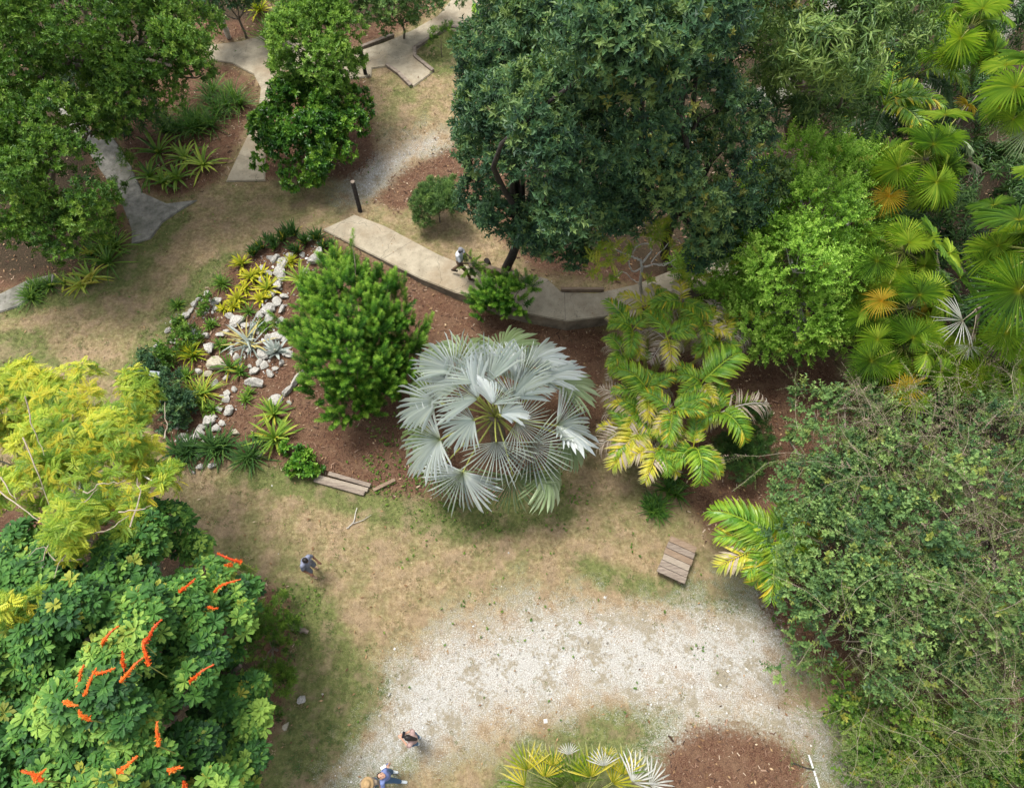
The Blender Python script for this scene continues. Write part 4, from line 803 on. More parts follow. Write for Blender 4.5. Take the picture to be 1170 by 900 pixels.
rock(292,438,10,'broad flat cream rock alone on bare earth below the silver rosette', el=(1.15, .8), rz=-.1)
rock(302,406,8,'white boulder on the left side of the silver agave rosette')
rock(303,420,6,'white rock just below the left side of the silver rosette')
rock(291,425,6,'cream rock above the broad flat rock')
rock(308,427,6,'angular cream rock to the right of the broad flat rock')
rock(316,458,8,'pointed white rock above the bright green strap-leaf plants')
rock(330,448,8,'long white stone sloping up from the pointed white rock', el=(1.3, .5), rz=.75)
rock(341,434,9,'slender curved white stone against the bright needle shrub', el=(1.35, .45), rz=1.1)
rock(331,460,3.5,'tiny flat white stone right of the pointed white rock')
rock(262,470,7,'smooth white rock at the end of the short row of rocks')
rock(258,459,5.5,'light rock in the middle of the short vertical row of rocks')
rock(260,451,5,'pointed rock at the top of the short vertical row of rocks')
rock(250,468,5,'grey rock left of the smooth white rock')
rock(269,495,5,'round tan stone inside the dark strap-leaf clump', tan=True)
rock(240,483,9,'rough white boulder above the dark strap-leaf clump')
rock(229,495,7,'jagged white rock left of the rough white boulder')
rock(215,505,7,'white rock at the far left beside the yellow feathery tree')
rock(345,800,6,'white limestone block on the lawn beside the big flowering tree', el=(.8, 1.2), rz=-.3)
rock(327,830,4.5,'small tan stone on the earth below the white limestone block', tan=True)
rock(324,303,9,'large pale boulder among the upper rocks left of the yellow green cycad', el=(.8,1.2), rz=0)
rock(360,299,10,'broad grey white boulder between the walkway and the needle shrub')
rock_row(((316,296,7),(321,315,9),(307,313,6),(318,328,8),(317,345,6),(307,355,9),(323,354,6),(346,292,4),(366,290,7),(300,309,6),(309,366,7),(355,273,4),(330,293,5),(312,336,6),(300,320,5),(298,360,5),(325,340,5),(352,310,5)), 'white rocks in the bank above the needle shrub', 'white rocks in the upper bank of the rock garden')
rock_row(((237,337,5),(248,346,7),(223,349,5),(234,356,6),(213,362,6),(202,370,6),(182,397,6),(203,390,6),(213,397,5),(192,378,4),(228,342,4),(244,353,5),(218,356,4)), 'pale rocks on the left rim of the rock garden', 'pale rocks on the left rim of the rock garden')
rock_row(((272,368,9),(264,362,6),(259,381,5),(271,410,5),(274,420,5),(259,432,4),(286,420,4),(314,400,6),(317,386,8),(325,388,5),(322,416,5),(316,420,4),(280,372,5),(252,383,5),(237,384,6),(266,398,4),(309,386,6),(297,415,5),(327,405,5)), 'white rocks among the middle plants of the rock garden', 'white rocks in the middle of the rock garden')
rock_row(((229,534,5),(243,533,5),(235,505,5),(205,486,6),(214,486,5),(285,514,5),(296,521,4),(222,500,5),(246,475,5),(253,453,3),(232,488,5),(224,508,4),(209,498,5),(222,540,3),(248,490,6),(218,515,4),(254,484,4)), 'white rocks at the lower end of the rock garden', 'white rocks at the lower end of the rock garden')
for x, y, s_, l in ((445,793,2.4,'largest little white stone lying loose on the grey earth at the drive edge'),(434,817,1.8,'little white stone just above the people at the drive edge'),(368,793,1.5,'tiny white stone on the grass right of the limestone block')): rock(x, y, s_, l)

for x, y, s_, l in ((330,405,6,'grey white stone touching the right side of the silver rosette'),(246,440,6,'brown stained stone right below the largest boulder'),(283,400,5,'stone partly hidden under the grey yucca'),(228,425,5,'stone between the orange bromeliad and the sign'),(268,445,4,'small stone above the short vertical row of rocks'),(320,370,7,'white block against the left edge of the needle shrub')):
    rock(x, y, s_, l)

# ------------------------------------------------------------------ strap-leaved plants
def strap_geo(g, base, n_, L, W, e=(20, 80), droop=.5, r=rng, tone=.5, tsp=.18, acc=0., bendy=.15, accp=0., flat=1.):
    for i in range(n_):
        az = i * 2.39996 + r.normal() * .25; u = (i + .5) / n_; el = R(e[0] + (e[1] - e[0]) * u + r.normal() * 6); l_ = L * r.uniform(.75, 1.15) * (1 - .25 * u)
        k = 5; p = [np.zeros(3)]; a_ = el; h_ = np.array([math.cos(az), math.sin(az), 0]); sd_ = np.array([-math.sin(az), math.cos(az), 0]); bb = r.normal() * bendy
        for q in range(k):
            p.append(p[-1] + (h_ * math.cos(a_) + sd_ * bb * math.cos(a_) + np.array([0, 0, math.sin(a_)])) * l_ / k); a_ -= droop * r.uniform(.6, 1.2) * 2 / k * (.6 + q * .3)
        p = np.array(p) + base; p[:, 2] = np.maximum(p[:, 2], .03)
        wv = W * np.array([.75, 1, 1, .85, .6, .03]) / 2
        lft = p + sd_ * wv[:, None] + [0, 0, W * .18]; rgt = p - sd_ * wv[:, None] + [0, 0, W * .18]
        V = np.stack([lft, p, rgt], 1).reshape(-1, 3); Fq = []
        for q in range(k): Fq += [[3 * q, 3 * q + 1, 3 * q + 4, 3 * q + 3], [3 * q + 1, 3 * q + 2, 3 * q + 5, 3 * q + 4]]
        t0 = tone + r.normal() * tsp; ga = np.repeat(np.linspace(0, 1, k + 1), 3)
        g.add(V, Fq, t0 + .1 * (ga - .5), np.clip(np.full(len(V), acc) * (1 - ga) + (r.random() < accp) * .9, 0, 1))
def strap(name, label, cat, x, y, rp, mat, n_=22, W=.05, e=(15, 75), droop=.5, tone=.5, group=None, heads=1, sp=.3, seed=None, acc=0., accp=0., tsp=.18, z=0.02, bendy=.15):
    b_ = P(x, y, 0); L = rp / S(x, y, .2) * (1.5 if rp < 26 else 1.3); W = W * 1.2; r = np.random.default_rng(int(x * 7 + y * 13) if seed is None else seed); g = Geo()
    for h_ in range(heads):
        o_ = np.array([0, 0, z]) if h_ == 0 else np.array([*r.normal(size=2) * sp * L, z])
        strap_geo(g, b_ + o_, n_, L * r.uniform(.85, 1.1), W, e, droop, r, tone, tsp, acc, bendy, accp)
    o = part(name, g, M[mat], None, False, b_); return tag(o, label, cat, group)
B = 'bromeliad'
for x, y, rp, lab in ((277,303,12,'yellow green bromeliad nearest the lawn at the top of the yellow group'),(287,318,12,'yellow bromeliad in the centre of the yellow group'),(300,314,10,'yellow bromeliad on the upper right of the yellow group'),(306,331,13,'brightest yellow bromeliad at the right of the yellow group'),(272,343,12,'spiky yellow bromeliad at the lower left of the yellow group'),(299,343,10,'yellow bromeliad at the lower right of the yellow group'),(280,331,9,'small yellow bromeliad between the larger ones of the yellow group')):
    strap('bromeliad', lab, B, x, y, rp * 1.15, 'l_brom', 22, .065, (12, 70), .35, .62, 'yellow bromeliads in the rock garden', acc=.7)
strap('cycad', 'arching yellow green cycad left of the needle shrub at the top of the rock garden', 'cycad', 344,322,19, 'l_strap', 40, .045, (20, 80), .35, .8, bendy=.1)
strap('bromeliad', 'green spiky bromeliad between white rocks below the yellow group', B, 285,358,12, 'l_strap', 30, .03, (20,80), .4, .4)
strap('grass_tuft', 'soft green grass tuft beside the lawn left of the yellow bromeliads', 'grass tuft', 256,327,13, 'l_strap', 60, .018, (25,85), .5, .4, heads=2)
strap('bromeliad', 'orange tinged bromeliad with small red flowers on the left of the rock garden', B, 222,408,17, 'l_brom', 44, .035, (20,80), .35, .25, heads=2, sp=.25, accp=.25)
strap('yucca', 'loose grey green yucca with yellow leaf edges in the middle of the rock garden', 'yucca', 282,388,22, 'l_agave', 22, .045, (10,55), .25, .35, accp=.35, heads=2, sp=.35, bendy=.3)
strap('bromeliad', 'dark green yellow-striped bromeliad right of the largest boulder', B, 264,421,15, 'l_strap', 22, .05, (20,75), .4, .35, heads=2, accp=.15)
strap('spider_plant', 'spidery yellow green plant with long thin leaves left of the short row of rocks', 'spider plant', 226,453,24, 'l_strap', 50, .03, (10,75), .45, .7, heads=2, sp=.2, accp=.2, bendy=.3)
strap('agave', 'silver grey agave rosette beside the white boulders', 'agave', 316,403,13, 'l_agave', 26, .085, (15,75), .05, .6, tsp=.12, bendy=.03)
strap('strap_leaf_plant', 'bright green strap-leaf rosette nearest the pointed white rock', 'strap-leaf plant', 313,474,17, 'l_strap', 38, .055, (10,75), .3, .66, accp=.1)
strap('strap_leaf_plant', 'bright green strap-leaf rosette at the lower bed corner beside the lawn', 'strap-leaf plant', 315,502,24, 'l_strap', 46, .06, (8,75), .3, .7, accp=.1, heads=1)
strap('dark_strap_plant', 'dense dark green strap-leaf clump at the bottom end of the rock garden', 'strap-leaf plant', 257,512,24, 'l_darkstrap', 44, .035, (15,80), .4, .5, heads=5, sp=.6)
strap('dark_strap_plant', 'dark green strap-leaf clump beside the yellow feathery tree and rocks', 'strap-leaf plant', 213,522,20, 'l_darkstrap', 36, .035, (15,80), .4, .4, heads=4, sp=.6)
for x, y, rp, lab in ((290,293,10,'dark upright leaf clump at the lower left end of the dark row'),(301,285,10,'second dark upright clump up the row edging the lawn'),(313,280,10,'dark upright clump below the bend of the dark row'),(325,275,11,'dark upright clump in the middle of the dark row'),(337,271,12,'tallest dark clump at the top of the dark row'),(350,277,10,'dark upright clump with a yellow leaf set back from the row'),(364,275,11,'dark upright clump with yellow tips nearest the walkway end'),(340,290,9,'low dark clump on the rocks below the dark row'),(373,283,9,'dark clump just below the corner of the walkway')):
    strap('dark_upright_plant', lab, 'strap-leaf plant', x, y, rp, 'l_darkstrap', 20, .05, (45,85), .15, .5, 'dark upright plants edging the top of the rock garden', heads=3, sp=.4, accp=.04)
strap('strap_leaf_plant', 'yellow green leafy plant beside the walkway above the needle shrub', 'strap-leaf plant', 383,297,12, 'l_strap', 30, .05, (25,80), .3, .75, heads=2)
for x, y, rp, lab, m_, t_, hd in ((182,176,24,'arching lily at the upper left of the lily group in the corner bed','l_strap',.6,1),(212,183,22,'lily in the middle of the lily group in the corner bed','l_strap',.65,1),(233,190,27,'brightest yellow green striped lily at the right of the lily group','l_strap',.9,1),(172,203,20,'low green lily at the lower left of the lily group','l_strap',.5,1),(203,205,19,'small lily at the bottom of the lily group beside the lawn','l_strap',.7,1),(188,210,16,'lowest narrow-leaved lily of the group','l_strap',.6,1)):
    strap('lily', lab, 'lily', x, y, rp, m_, 24, .075, (10,70), .5, t_, 'lilies in the corner bed', heads=hd, bendy=.2)
for x, y, rp, lab in ((268,115,22,'dark green grassy tuft nearest the path bend in the corner bed'),(250,132,20,'dark grassy tuft in the middle of the corner bed'),(228,150,24,'dark grassy tuft above the bright striped lily'),(200,150,16,'small dark grassy tuft under the big left tree')):
    strap('grass_tuft', lab, 'grass tuft', x, y, rp, 'l_strap', 60, .025, (20,85), .5, .18, 'dark grassy tufts in the corner bed', heads=4, sp=.4)
strap('lily', 'green strap-leaf lily clump at the lawn edge below the left tree', 'lily', 125,302,22, 'l_strap', 34, .05, (15,75), .4, .4, heads=3, sp=.4)
strap('lily', 'dry tipped lily clump right under the left tree boughs', 'lily', 118,275,18, 'l_strap', 34, .045, (20,75), .4, .35, heads=2, accp=.2)
strap('lily', 'bright yellow green bent lily beside the lawn left of the green clump', 'lily', 104,318,20, 'l_strap', 20, .07, (8,50), .35, .9, heads=2, accp=.2)
strap('lily', 'small yellow green lily at the lawn edge left of the bent lily', 'lily', 74,325,13, 'l_strap', 12, .06, (20,70), .3, .85)
strap('grass_tuft', 'grey green fine grass mound at the left lawn edge', 'grass tuft', 42,335,16, 'l_strap', 90, .02, (15,80), .5, .3, heads=4, sp=.45)
strap('tall_grass_plant', 'tall yellow green blade plant leaning beside the round tree at the top', 'grass plant', 316,58,30, 'l_strap', 40, .05, (45,85), .3, .6, heads=3, sp=.2)
strap('tall_grass_plant', 'yellow leafy plant at the top edge left of the round tree', 'grass plant', 298,14,20, 'l_brom', 30, .05, (25,80), .4, .4, heads=2, accp=.3)
for x, y, rp, lab in ((762,560,16,'small dark lily clump at the foot of the lower feather palm'),(752,588,13,'low variegated clump nearest the plank platform'),(772,545,13,'narrow-leaved clump under the feather palm fronds'),(745,575,9,'tiny clump at the left of the platform plants')):
    strap('low_strap_plant', lab, 'strap-leaf plant', x, y, rp, 'l_strap', 34, .03, (15,75), .4, .2, heads=3, sp=.4)
for x, y, rp, lab in ((838,478,15,'pale green spiky rosette beside the feather palm above the fine-leaved shrub'),(836,505,12,'second pale green spiky rosette lower down by the fine-leaved shrub')):
    strap('pale_rosette', lab, 'strap-leaf plant', x, y, rp, 'l_strap', 26, .04, (10,75), .35, .75, z=.9)
plant('ground_cover', 'dark leafy ground cover on the left rim of the rock garden around the sign', 'ground cover plant',
      [(170,425,16,.3),(190,445,22,.5),(180,460,18,.5),(160,430,10,.2),(205,468,16,.4),(198,480,12,.3),(175,410,12,.3)], T_mid, M['l_dark'], 55, r0=.02, seed=61, clump=.22)
plant('ground_cover', 'leafy green ground cover on the outer rim between lawn and left rocks', 'ground cover plant',
      [(200,385,12,.25),(190,400,12,.25),(210,375,9,.2),(182,415,10,.25),(235,348,9,.2),(216,383,8,.2)], T_mid, M['l_mid'], 55, r0=.02, seed=62, clump=.2)
for x, y, rp, lab, m_ in ((300,372,10,'small green tuft between the rocks left of the needle shrub','l_strap'),(243,372,9,'low green tuft above the bright white boulder','l_strap'),(222,385,10,'grey green tuft on the left rim rocks','l_agave'),(258,396,9,'narrow green tuft between the white boulders','l_strap'),(212,430,11,'green tuft beside the sign under the orange bromeliad','l_strap'),(285,450,9,'thin green tuft on the bare earth of the rock garden','l_strap'),(236,468,9,'green tuft beside the rough white boulder','l_strap'),(334,300,9,'yellow green tuft among the upper rocks','l_brom'),(268,352,9,'yellow tuft just under the yellow bromeliad group','l_brom'),(205,350,9,'short green grass tuft on the outer rim towards the lawn','l_strap'),(300,505,8,'small tuft left of the lower strap-leaf rosette','l_strap')):
    strap('garden_tuft', lab, 'grass tuft', x, y, rp, m_, 30, .03, (15,80), .4, .45, heads=2, sp=.4)
plant('small_leafy_plant', 'small bright leafy seedlings at the right of the lower strap-leaf rosette', 'small plant',
      [(345,525,10,.3),(355,535,8,.25),(338,535,8,.25),(330,510,6,.2)], T_glossy, M['l_podo'], 40, r0=.02, seed=63, clump=.16)
g = Geo(); r = np.random.default_rng(5)

# ------------------------------------------------------------------ fan palms
GP = 'green fan palms on the right'
def fan_mesh(name, mat, seed, nseg=36, span=330, split=.42, cup=.12, droop=.35, fold=.1, pleat=.012, ctr=.13, tipacc=0., tj=.12, gaps=0., wd=.82, tb=0., tjw=0):
    r = np.random.default_rng(seed); g = Geo(); sp = R(span); da = sp / nseg
    phs = r.uniform(0, 6.28)
    for i in range(nseg):
        if r.random() < gaps: continue
        a = -sp / 2 + (i + .5) * da + r.normal() * .012; Ls = (.74 + .26 * math.cos(a * .6)) * r.uniform(.92 - .12 * tjw, 1.05 + .05 * tjw); ex = r.normal() * .05; t0 = r.normal() * tj
        dr = droop * r.uniform(.7, 1.4); wob = .04 * math.sin(3 * a + phs)
        rows = [(.30 * split, 1., 1.), (split, .95, 1.), (split + (1 - split) * .45, .55, .6), (split + (1 - split) * .8, .26, .4)]
        V = [(0, 0, 0)]; T = [-.1]; Ac = [1.]
        def pt(rad, an, zz):
            z_ = cup * rad + fold * abs(math.sin(an * .5)) * rad - dr * rad ** 2.6 + wob * rad + ex * rad ** 3 + zz
            rr = rad * math.sqrt(max(.15, 1 - .35 * min(1, abs(dr)) * rad ** 2))
            return (rr * math.cos(an), rr * math.sin(an), z_)
        for (u, wf, pf) in rows:
            rad = u * Ls; hw = da / 2 * wf * wd
            for sg, zz in ((-1, pleat * pf), (0, -pleat * pf), (1, pleat * pf)):
                V.append(pt(rad, a + sg * hw, zz * (rad + .2) * 3)); T.append(t0 + (.05 if sg else .18)); Ac.append(max(0, 1 - rad / ctr) + tipacc * max(0, u - .75) * 4)
        V.append(pt(Ls, a + r.normal() * .02, 0)); T.append(t0 + .1); Ac.append(tipacc)
        Fq = [[0, 1, 2], [0, 2, 3]]
        for q in range(3):
            b_ = 1 + 3 * q
            for o_ in (0, 1): Fq += [[b_ + o_, b_ + 3 + o_, b_ + 4 + o_], [b_ + o_, b_ + 4 + o_, b_ + 1 + o_]]
        Fq += [[10, 13, 11], [11, 13, 12]]
        g.add(V, Fq, .5 + tb + np.array(T), np.clip(Ac, 0, 1))
    return mesh_from(name, g, mat)
def fans(name, mat, n_=5, **kw): return [fan_mesh(name, mat, 300 + i, **{**kw, **({'fold': kw.get('fold', .1) * (1 + .3 * i - .3)} if 1 else {})}) for i in range(n_)]
FAN = [fan_mesh('fan_leaf', M['l_fan'], 300 + i, fold=.1 + .05 * (i % 4), droop=.25 + .08 * (i % 3), pleat=.022, wd=.86, tb=(-.2, .18, -.05, .25, .05, .1, -.28, .15)[i], nseg=38 + i) for i in range(8)]
FANO = fans('fan_leaf', M['l_fanorange'], 2, fold=.25, droop=.5)
FAND = fans('dead_fan_leaf', M['l_dead'], 3, span=150, fold=.9, droop=.5, gaps=.1, wd=.7)
FANW = fans('dead_fan_leaf', M['l_white'], 2, nseg=26, span=190, fold=.1, droop=.1, gaps=.3, wd=.55, split=.3)
FSV = fans('fan_leaf', M['l_silver'], 5, nseg=29, span=215, split=.24, fold=.35, cup=.12, droop=.22, pleat=.03, ctr=.1, wd=.62, tjw=1, tj=.16)
FSG = fans('fan_leaf', M['l_silvergreen'], 4, nseg=30, span=235, split=.28, fold=.2, cup=.0, droop=.35, pleat=.03, ctr=.2, wd=.8, tj=.14)
FSU = fans('fan_leaf', M['l_silver'], 4, nseg=24, span=185, split=.22, fold=.5, cup=.2, droop=.2, pleat=.034, ctr=.06, wd=.62, tjw=1, tj=.16)

def stalk(parent, a, b, r0, mat, sag=.06):
    g = Geo(); c_ = curve(a, b, sag, .01, 6); tube(g, c_, np.linspace(r0, r0 * .6, 6), 5); part('leaf_stalk', g, M[mat], parent, True)
def fan_palm(label, crown_px, cz, leaves, group, base=None, tr=.07, bark='bark', smat='petiole', name='fan_palm', tilt=.55, sr=.014):
    c0 = P(*crown_px, cz); bs = P(*base) if base else np.array([c0[0], c0[1], 0]) * [.97, 1, 1]
    e = empty(name, (bs[0], bs[1], 0), label, 'palm', group); r = np.random.default_rng(int(crown_px[0] * 3 + crown_px[1]))
    if group == GP and len(leaves) > 3:
        leaves = list(leaves)
        for i in range(3):
            az = i * 2.1 + r.normal() * .3; q = c0 + np.array([math.cos(az), math.sin(az), 0]) * .22 + [0, 0, r.uniform(.35, .7)]; dd = q - [0, 0, H]; f_ = dd @ CF; leaves.append((585 + FPX * dd[0] / f_, 450 - FPX * (dd @ CU) / f_, r.uniform(22, 30), FAN, q[2], -.3))
        for i in range(22):
            az = i * 2.39996 + r.normal() * .4; q = c0 + np.array([math.cos(az), math.sin(az), 0]) * r.uniform(.5, 1.05) - [0, 0, r.uniform(.1, .7)]
            dd = q - [0, 0, H]; f_ = dd @ CF; leaves.append((585 + FPX * dd[0] / f_, 450 - FPX * (dd @ CU) / f_, r.uniform(20, 30), FAN, q[2], r.uniform(.5, 1.)))
    g = Geo(); pp = curve([bs[0], bs[1], -.1], c0, 0, .02, 8, r); tube(g, pp, np.linspace(tr * 1.2, tr, 8), 9); part('trunk', g, M[bark], e, True)
    for lf in leaves:
        x, y, rp, pool = lf[:4]; z = lf[4] if len(lf) > 4 else cz + r.uniform(-.1, .4); tl = lf[5] if len(lf) > 5 else tilt
        h_ = P(x, y, z); d = h_ - P(*crown_px, z)
        if len(lf) > 6: az = R(lf[6]); d = np.array([math.cos(az), math.sin(az), 0])
        d[2] = 0; ln = np.linalg.norm(d); d = d / (ln + 1e-6)
        xa = np.array([d[0] * math.cos(tl), d[1] * math.cos(tl), -math.sin(tl)]) + r.normal(size=3) * .10
        fr = frames(xa[None], np.array([[0, 0, 1.]]) + r.normal(size=(1, 3)) * (.28 if name == 'silver_palm' else .15))[0]; sc_ = rp / S(x, y, z) * (1.28 if name == 'silver_palm' else 1)
        place(pool[r.integers(len(pool))], 'fan_leaf' if pool not in (FAND, FANW) else 'dead_fan_leaf', e, h_, fr, sc_)
        stalk(e, c0 - [0, 0, .1], h_ - fr[:, 2] * .01, sr, smat)
    return e
fan_palm('fan palm with bright star leaf at top and ageing orange leaf on its left', (1058,180), 5.0, [(1080,132,36,FAN,5.5),(1070,208,34,FAN,5.2),(1026,192,34,FAN,5.2),(1016,224,28,FANO,4.8),(1050,150,26,FAN,4.6),(1098,160,26,FSG,4.7),(1105,185,24,FAND,4.4),(1085,180,30,FAN,4.5),(1105,120,18,FANO,4.4)], GP, (1060,260))
fan_palm('mid-sized fan palm with a dry brown leaf beside the lime green tree', (1035,285), 4.6, [(1002,298,30,FAN,5),(1066,273,34,FAN,5),(992,268,24,FAN,4.6),(1038,322,18,FAND,4.2),(1012,262,24,FAN,4.3),(1040,255,26,FAN,4.3),(1085,290,24,FAN,4.2)], GP, (1040,350))
fan_palm('fan palm with a deep orange dying leaf facing the lime green tree', (1040,350), 4.2, [(1008,344,28,FANO,4.6),(1097,318,34,FAN,4.7),(1052,357,26,FANO,3.9),(1085,330,26,FAN,4.2),(1075,345,24,FAN,3.9)], GP, (1040,410))
fan_palm('low fan palm with three bright round leaves above the grey green shrub', (1035,395), 3.8, [(1058,403,34,FAN,4.3),(1003,388,28,FAN,4.2),(996,412,30,FAN,4),(1012,418,24,FAN,3.8),(1075,425,26,FAN,3.4)], GP, (1045,450))
fan_palm('fan palm with one yellow leaf rising out of the wispy shrub', (1055,450), 3.2, [(1038,443,32,FANO,3.8),(1048,455,26,FAN,3.9)], GP, (1060,490))
fan_palm('largest green fan palm cut by the right edge of the view', (1195,285), 6.4, [(1164,252,54,FAN,6.9),(1165,332,62,FAN,6.9),(1140,290,40,FAN,6),(1205,200,50,FAN,6.8),(1215,350,50,FAN,6.6),(1150,380,36,FAN,5.4),(1135,235,30,FAN,5.6)], GP, (1150,380), .12)
fan_palm('yellow green fan palm in the right edge below the dark corner', (1190,110), 6.6, [(1160,100,46,FAN,7.2),(1185,70,48,FAN,7.2),(1215,120,46,FAN,7),(1175,150,36,FSG,6.2),(1150,75,30,FAN,6.2)], GP, (1160,190), .1)
fan_palm('fan palm half hidden in dark shade at the top right', (1110,30), 5.4, [(1098,44,34,FAN,5.8),(1120,0,34,FAN,5.6),(1140,15,30,FAN,5.2),(1085,8,26,FAN,5.2),(1070,25,24,FAN,5)], GP, (1110,110))
fan_palm('deeply shaded dark fan palm below the white dead leaf', (1135,405), 3.6, [(1110,395,34,FAN,3.6),(1150,385,34,FAN,3.8),(1165,420,36,FAN,3.6),(1120,430,34,FAN,3.4),(1095,415,24,FAN,3.3),(1140,440,30,FAN,3.4)], GP, (1135,460))
fan_palm('bleached dead fan palm leaves hanging between the green palms', (1118,350), 5.2, [(1100,366,38,FANW,5.5,.2,190),(1108,395,18,FANW,4.4,.8,250),(1115,380,14,FAND,4.4,.8,200)], GP, (1120,420), .05, smat='deadstalk')

# silver palm
BK = [(529,407,46,FSG,2.3,.3),(573,402,44,FSG,2.5,.2),(636,440,46,FSG,2.2,.4),(493,436,42,FSG,2.1,.5),(488,488,44,FSG,2.0,.55),(507,532,40,FSG,1.9,.7),(586,544,44,FSG,2.1,.6),(622,537,42,FSG,1.9,.8),(648,500,36,FSG,1.9,.7),
      (602,417,46,FSV,2.9,.2),(618,436,44,FSV,3.0,.15),(636,486,46,FSV,2.5,.4),(605,507,46,FSV,2.8,.35),(500,460,46,FSV,2.7,.3),(520,425,46,FSV,2.9,.15),(503,502,46,FSV,2.6,.45),(529,539,46,FSV,2.4,.55),
      (558,438,48,FSU,3.5,.0),(586,455,42,FSU,3.6,.1),(546,455,44,FSU,3.6,.1),(542,480,40,FSU,3.4,.3),(567,505,44,FSU,3.2,.4),(594,436,42,FSU,3.4,.1),(563,462,30,FSU,3.9,.1),(578,430,40,FSV,3.3,.1),(590,482,36,FSV,3.3,.3),(525,440,40,FSV,3.0,.2),(572,474,28,FSU,3.8,.2)]
fan_palm('big silver blue fan palm in the centre of the garden', (566,474), 2.35, BK, None, None, .2, 'bark', 'petiole', 'silver_palm', .3, .03)

# bottom variegated fan palm
VAR = leafmat('striped_fan_leaf', st((.12, .24, .02), (.32, .38, .03), (.58, .52, .05), (.66, .60, .12)), (.72, .70, .62), .45, .25, .35, 5)
FVV = [fan_mesh('fan_leaf', VAR, 500 + i, nseg=11, span=150, split=.15, fold=.3, cup=.1, droop=.15, pleat=.03, ctr=.03, tipacc=.8, wd=.95, tj=.3) for i in range(4)]
FVG = [fan_mesh('fan_leaf', M['l_strap'], 520 + i, nseg=16, span=160, split=.12, fold=.4, cup=.1, droop=.12, pleat=.03, ctr=.03, tipacc=.25, wd=.6, tj=.12) for i in range(2)]
FVW = [fan_mesh('dead_fan_leaf', M['l_white'], 540 + i, nseg=11, span=150, split=.15, fold=.4, cup=.1, droop=.3, pleat=.03, ctr=.03, wd=.9, tj=.15) for i in range(3)]
fan_palm('variegated yellow and white fan palm at the bottom edge of the drive', (665,915), 1.2, [(603,880,36,FVV,1.9,.1,112),(622,888,38,FVV,1.9,.1,78),(600,898,34,FVV,1.7,.1,150),(640,900,40,FVG,1.7,.1,100),(657,893,40,FVG,1.9,.1,70),(675,888,40,FVV,2,.1,92),(690,875,24,FVW,2.2,.1,85),(700,895,36,FVV,1.8,.1,62),(722,893,38,FVW,1.9,.1,50),(742,896,34,FVW,1.8,.1,30),(712,885,34,FVV,1.9,.1,80),(632,875,24,FVV,1.9,.1,95),(650,862,16,FVW,2.2,.1,95),(694,862,12,FVV,2.3,.1,60),(655,900,36,FVG,1.6,.1,110)], None, (665,925), .05, name='variegated_palm', sr=.01)

# ------------------------------------------------------------------ feather palms
def frond_mesh(name, mat, seed, npair=23, lL=.33, lW=.052, e0=50, e1=-45, vee=.25, acc_tip=0., tj=.08, droop=.35, gaps=0., deadside=0.):
    """frond of length 1 from the origin along +X"""
    r = np.random.default_rng(seed); g = Geo(); k = 14; p = [np.zeros(3)]; el = R(e0)
    for q in range(k): p.append(p[-1] + np.array([math.cos(el), .03 * r.normal(), math.sin(el)]) / k); el += R(e1 - e0) / k
    p = np.array(p); tube(g, p, np.linspace(.014, .004, k + 1), 4, .8)
    lv, lf = leaf_T(1, lW / lL, .22, droop, 2)
    for i in range(npair):
        if r.random() < gaps: continue
        u = .16 + .84 * (i + .5) / npair; q = u * k; j = min(int(q), k - 1); pos = p[j] + (p[j + 1] - p[j]) * (q - j); T_ = p[j + 1] - p[j]; T_ /= np.linalg.norm(T_)
        U = np.cross(T_, [0, 1., 0]); U = U if U[2] > 0 else -U
        for sg in (-1, 1):
            a = R(74 - 44 * u + r.normal() * 5); d = T_ * math.cos(a) + np.array([0, sg, 0]) * math.sin(a) + U * vee * r.uniform(.3, 1.4)
            fr = frames(d[None], U[None])[0]; s_ = lL * math.sin(math.pi * min(1, .2 + .72 * u)) ** .6 * r.uniform(.88, 1.08)
            ac_ = np.clip(np.array([0, 0, 0, 0, .3, .3, .3, 1]) * acc_tip + (r.random() < deadside) * 1., 0, 1)
            g.add((lv * s_) @ fr.T + pos, lf, .5 + r.normal() * tj, ac_)
    return mesh_from(name, g, mat)
FRG = [frond_mesh('frond', M['l_pinn'], 600 + i, e0=45 + 8 * i, e1=-30 - 16 * i, acc_tip=.4, deadside=.06, tj=.14) for i in range(5)]
FRY = [frond_mesh('frond', M['l_pinny'], 620 + i, e0=30 + 8 * i, e1=-50, acc_tip=.7, tj=.15, deadside=.2) for i in range(4)]
FRD = [frond_mesh('dead_frond', M['l_dead'], 640 + i, npair=26, lW=.024, e0=20 + 8 * i, e1=-60, tj=.2, droop=.6, gaps=.15) for i in range(4)]
FRK = [frond_mesh('frond', M['l_darkstrap'], 660 + i, npair=34, lL=.24, lW=.03, e0=35 + 8 * i, e1=-60, tj=.1) for i in range(3)]
